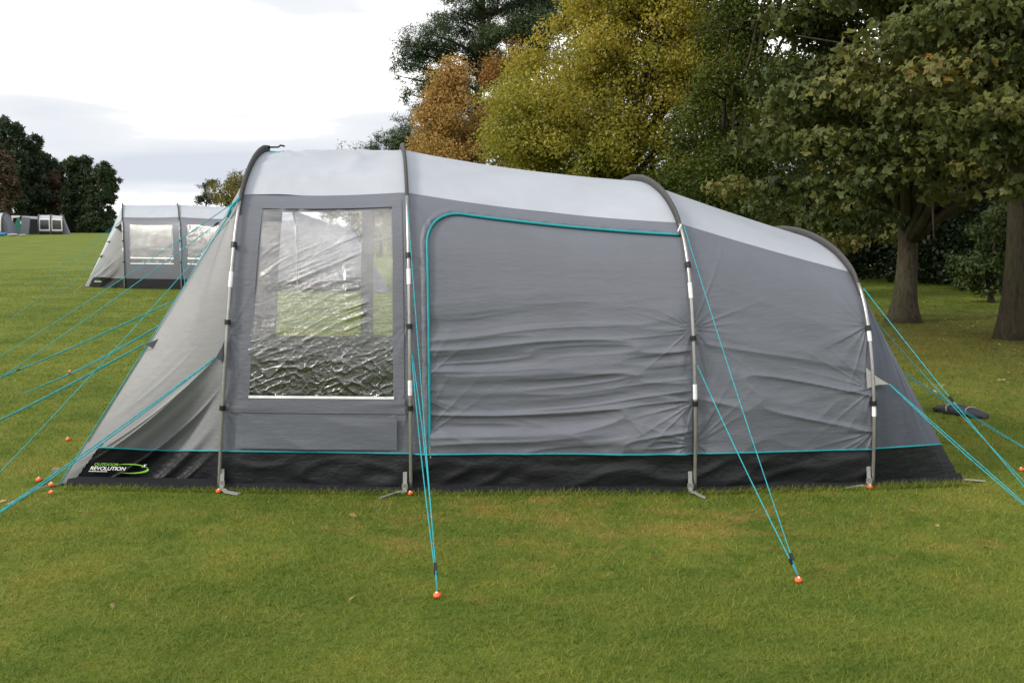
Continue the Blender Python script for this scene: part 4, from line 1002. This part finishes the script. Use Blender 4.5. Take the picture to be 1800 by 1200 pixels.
tree('orange_tree', 'narrow orange-brown autumn tree behind the front half of the tent roof', ob, .16, 1.5,
     [((-2.15, 34, 3.3), (1.15, 1.2, 2.2)), ((-1.75, 34, 4.9), (.8, .8, 1.5)), ((-1.5, 33.6, 2.8), (1.0, 1.0, 1.6)), ((-2.0, 34, 5.4), (.7, .6, 1.2)), ((-2.75, 34, 3.0), (.8, .8, 1.5)), ((-1.0, 34.4, 4.2), (.8, .8, 1.4)), ((-1.75, 34, 6.2), (.32, .4, 1.0)), ((-2.5, 34, 5.0), (.35, .4, .9))], 170, .40, 260, .085, .6, 'orange_leaf', flat=.95, limbs=16, hue=lambda c: .55, droop=.2)
tree('rust_tree', 'rust-brown tree top peeping out between the dark pine and the yellow tree', at(905, 402, 37) - Vector((0, 0, 1.6)), .14, 2.0,
     [((-.2, 37, 6.6), (.75, .7, 1.3)), ((.2, 37, 4.6), (1.0, .9, 1.6)), ((-.75, 37, 5.3), (.6, .6, .9))], 90, .40, 200, .085, .6, 'rust', flat=.95, limbs=10)

def needle_tree(name, label, base, r0, topz, plates, per, size, lm, group=None, aspect=.13, flat=.42, kk=26):
    r = empty(name, tuple(base)); tag(r, label, 'tree', group)
    cl = [(np.array(c), rr, rng.random()) for c, rr in plates]
    sub_ = []
    for c, rr, v in cl:                                   # each bough is a ragged cluster of tufts
        k = max(5, int(kk * min(2.2, rr)))
        for q in range(k):
            u = unit(1)[0] * rr * rng.random() ** .45; u[2] *= flat * 1.3; sub_.append((c + u, rr * (.26 + .22 * rng.random()), float(np.clip(v + rng.normal() * .15, 0, 1))))
    me = crown_mesh('crown', sub_, per, size, aspect, 1, .62, out_bias=.9, up_bias=.25, fill=.6); link('crown', me, M[lm], r, False)
    mb = MB(); b = Vector(base); pts = [b.lerp(Vector((base[0], base[1], topz)), k / 8) + Vector((.12 * math.sin(k * 1.3), .1 * math.cos(k), 0)) for k in range(9)]
    pts[0].z -= .1; mb.tube(pts, [max(.03, r0 * (1 - k / 9.5)) for k in range(9)], 9)
    for c, rr, v in cl:
        zt_ = max(b.z + 1.0, c[2] - .25 * abs(c[0] - b.x) - .2); t = np.clip((zt_ - b.z) / (topz - b.z), 0, .98); st = b.lerp(Vector((base[0], base[1], topz)), t)
        mb.tube([st, st.lerp(Vector(c), .6) + Vector((0, 0, .12)), Vector(c)], [r0 * .28, r0 * .18, .015], 5)
    mb.build('trunk', M['bark2'], r, True); return r
pb_ = at(845, 402, 46); pb_.z = 0
PL = [(760, 62, .95), (805, 40, 1.0), (860, 25, 1.1), (915, 10, 1.1), (735, 95, .8), (715, 112, .6), (770, 110, 1.0), (820, 85, 1.1), (880, 70, 1.1), (935, 45, 1.1), (900, -40, 1.2), (820, -10, .9), (960, 0, 1.0), (705, 78, .45), (745, 150, .8), (715, 165, .45), (695, 133, .28), (790, 150, 1.0), (850, 130, 1.1), (735, 190, .6), (712, 208, .4), (770, 200, .9), (700, 236, .55), (672, 246, .5), (730, 240, .8), (660, 262, .4), (690, 268, .8), (740, 275, .8), (705, 250, .6), (900, 120, 1.0), (950, 90, 1.0), (1000, 20, 1.2), (840, 190, 1.0), (800, 240, 1.0), (915, 60, .9)]
needle_tree('pine_tree', 'big dark green pine with ragged boughs behind the orange tree', pb_, .3, 14.0, [(at(x, y, 46 + random.uniform(-1.5, 1.5)), r * 1.22) for x, y, r in PL], 105, .20, 'pine')
# distant trees behind the porch
wb = at(395, 402, 72); wb.z = tz(wb.x, 72)
tree('willow_tree', 'olive-brown rounded tree seen above the farther tent, left of the porch arch', wb, .2, 1.2, [((wb.x + .5, 72, 3.2), (1.75, 1.6, 1.9)), ((wb.x + 1.2, 72, 3.9), (1.4, 1.3, 1.3))], 80, .5, 130, .16, .35, 'olive', flat=1.1, limbs=8, droop=.8)
cb = at(362, 402, 76); cb.z = tz(cb.x, 76)
needle_tree('conifer_tree', 'small dark conifer peeping out left of the olive tree', cb, .14, 4.8, [(at(x, y, 76), r) for x, y, r in ((372, 322, .55), (358, 328, .45), (352, 350, .5), (362, 345, .6), (347, 357, .35), (372, 350, .7), (365, 375, .8), (355, 385, .7))], 60, .2, 'pinefar')
sb_ = at(620, 402, 62); sb_.z = tz(sb_.x, 62)
tree('birch_tree', 'thin twiggy tree tops just above the pale roof between the arches', sb_, .1, 2.5, [((sb_.x - .55, 62, 5.4), (.5, .5, 1.15)), ((sb_.x + .5, 62, 5.3), (.6, .5, 1.0))], 40, .3, 22, .12, .5, 'olive', flat=1.3, limbs=26)
hb = at(668, 402, 58); hb.z = tz(hb.x, 58)
tree('hazel_tree', 'olive-green tree behind the tent, glimpsed through the two windows', hb, .15, 1.0, [((hb.x, 58, 2.3), (1.9, 1.2, 2.2)), ((hb.x - 1.6, 58, 1.6), (1.6, 1.2, 1.5)), ((hb.x + 1.4, 58, 2.0), (1.5, 1.2, 1.9))], 110, .55, 170, .14, .5, 'olive', limbs=10)
# far pines on the left
def far_pine(x, top, spread, Yd, label, name='pine_tree', lm='pinefar', n=26, group='pines at the far edge of the field', ragged=.16, size=.42, base_y=405, per=85):
    b = at(x, base_y, Yd); b.z = tz(b.x, Yd); pl = []
    for k in range(n):
        t = (k + .5) / n; y = top + (406 - top) * t + 4
        half = spread * (0.30 + .95 * math.sin(math.pi * min(1, .12 + t * .75))) * random.uniform(.45, 1.0)
        xx = x + random.choice((-1, 1)) * half * random.uniform(.25, 1.0)
        pl.append((at(xx, y, Yd + random.uniform(-1.5, 1.5)), spread / FPX * Yd * random.uniform(.36, .62)))
    pl.append((at(x, top + 5, Yd), spread / FPX * Yd * .24)); pl.append((at(x + 3, top + 16, Yd), spread / FPX * Yd * .36))
    return needle_tree(name, label, b, .28, 1.6 + (402 - top) / FPX * Yd - .4, pl, per, size, lm, group, aspect=.3, flat=.6, kk=9)
far_pine(14, 212, 30, 142, 'tallest dark pine of the far row, at the left edge of the field', n=40)
far_pine(48, 240, 28, 146, 'dark pine right of the tallest one in the far row', n=36)
far_pine(84, 270, 16, 150, 'narrow dark pine beside the reddish tree in the far row', n=26)
far_pine(98, 298, 15, 148, 'reddish brown tree between the pines of the far row', 'beech_tree', 'brown', n=26, size=.45)
far_pine(140, 276, 26, 144, 'rounded dark pine above the small far tent', n=42)
far_pine(176, 288, 26, 140, 'outermost dark pine with ragged boughs beside the farther tent', n=44)
far_pine(2, 268, 24, 136, 'dark brown-leaved tree low at the left edge of the far row', 'beech_tree', 'brown', n=36, size=.45)
far_pine(112, 285, 26, 152, 'low dark pine filling the gap behind the small far tent', n=34)
far_pine(66, 268, 30, 153, 'low dark pine filling the gap behind the green awning', n=34)

# woodland behind the right-hand field, one dark mass, with a paler shrub before it
cl = []
for k in range(330):
    x = random.uniform(1380, 1900); Yd = 33.5 - (x - 1500) / 250 * 6.5 + random.uniform(0.5, 6); zc = random.uniform(.3, 3.4) if k % 3 else random.uniform(3, 7)
    p = at(x, 402, max(20, Yd)); cl.append((np.array((p.x, p.y, zc)), random.uniform(.8, 1.3), rng.random()))
for k in range(110):
    x = random.uniform(1130, 1560); p = at(x, 402, random.uniform(38, 46)); cl.append((np.array((p.x, p.y, random.uniform(.3, 3.8))), random.uniform(.8, 1.3), rng.random()))
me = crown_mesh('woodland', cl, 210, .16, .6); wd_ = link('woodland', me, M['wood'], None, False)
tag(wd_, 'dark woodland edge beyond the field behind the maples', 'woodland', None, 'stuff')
s0 = at(1748, 402, 23.5); s0.z = 0
tree('shrub', 'paler green bush between the two maple trunks at the field edge', s0, .06, .7, [((s0.x, 23.5, 1.4), (.55, .6, 1.3)), ((s0.x - .25, 23.5, .9), (.5, .5, .7))], 46, .28, 120, .10, .5, 'shrub', cat='bush', limbs=8)

# ------------------------------------------------------------------ grass blades, fallen leaves
def inside_tent(x, y):
    base = np.array([(p[0], p[1]) for p in ([nc, f1, f2, f3, f4, rc, rfc, fc])]); ins = np.zeros(len(x), bool)
    j = len(base) - 1
    for i in range(len(base)):
        xi, yi = base[i]; xj, yj = base[j]
        ins ^= ((yi > y) != (yj > y)) & (x < (xj - xi) * (y - yi) / (yj - yi + 1e-12) + xi); j = i
    return ins
n = 850000
dd = np.exp(rng.uniform(math.log(3.3), math.log(42), n)); xx = (rng.random(n) * 2 - 1) * (dd * .52 + .9)
k = ~inside_tent(xx, dd); xx, dd = xx[k], dd[k]
ne = 9000; ke = rng.integers(0, len(dense) - 1, ne); te = rng.random(ne)          # the mower leaves longer grass against the skirt
dn = np.array([(p.x, p.y) for p in dense]); pe = dn[ke] * (1 - te)[:, None] + dn[ke + 1] * te[:, None]
xx = np.concatenate([xx, pe[:, 0]]); dd = np.concatenate([dd, pe[:, 1] - .05 - .07 * rng.random(ne)]); n = len(xx)
hgt = (.009 + .022 * rng.random(n) ** 2.2) * np.where(np.arange(n) >= n - ne, 1.4, 1.0) * (0.8 + 0.5 * vnoise(xx * 2.5, dd * 2.5, 77)); wdt = .0009 + .00030 * dd
ang = rng.random(n) * 2 * math.pi; lean = 0.3 + rng.random(n) * 1.6; la = rng.random(n) * 2 * math.pi
z0 = terrain(xx, dd)
side_ = np.stack([np.cos(ang), np.sin(ang), np.zeros(n)], 1) * wdt[:, None]
b0 = np.stack([xx, dd, z0 - .002], 1); tipv = b0 + np.stack([np.cos(la) * lean * hgt, np.sin(la) * lean * hgt, hgt], 1)
V = np.stack([b0 - side_, b0 + side_, tipv], 1).reshape(-1, 3)
me = big_mesh('lawn_grass', V, 3, {'var': rng.random(n)})
g_ = link('lawn_grass', me, M['blade'], None, False); tag(g_, 'short mown grass blades covering the lawn', 'grass', None, 'stuff')
n = 1500; ddl = rng.uniform(8.5, 24, n); xl = rng.normal(7.0, 2.6, n) * (ddl / 15) ** .7
n2_ = 70; ddl = np.concatenate([ddl, np.exp(rng.uniform(math.log(4), math.log(45), n2_))]); xl = np.concatenate([xl, (rng.random(n2_) * 2 - 1) * .5 * ddl[-n2_:]])
k = ~inside_tent(xl, ddl); xl, ddl = xl[k], ddl[k]; n = len(xl)
nr = unit(n) * .45 + np.array((0, 0, 1)); nr /= np.linalg.norm(nr, axis=1, keepdims=True)
V, va_ = leaf_quads(np.stack([xl, ddl, terrain(xl, ddl) + .024], 1), nr, .045, .6, rng.random(n))
lf = link('fallen_leaves', big_mesh('fallen_leaves', V, 4, {'var': va_}), M['dead'], None, False); tag(lf, 'brown and yellow fallen leaves scattered over the grass', 'leaves', None, 'stuff')
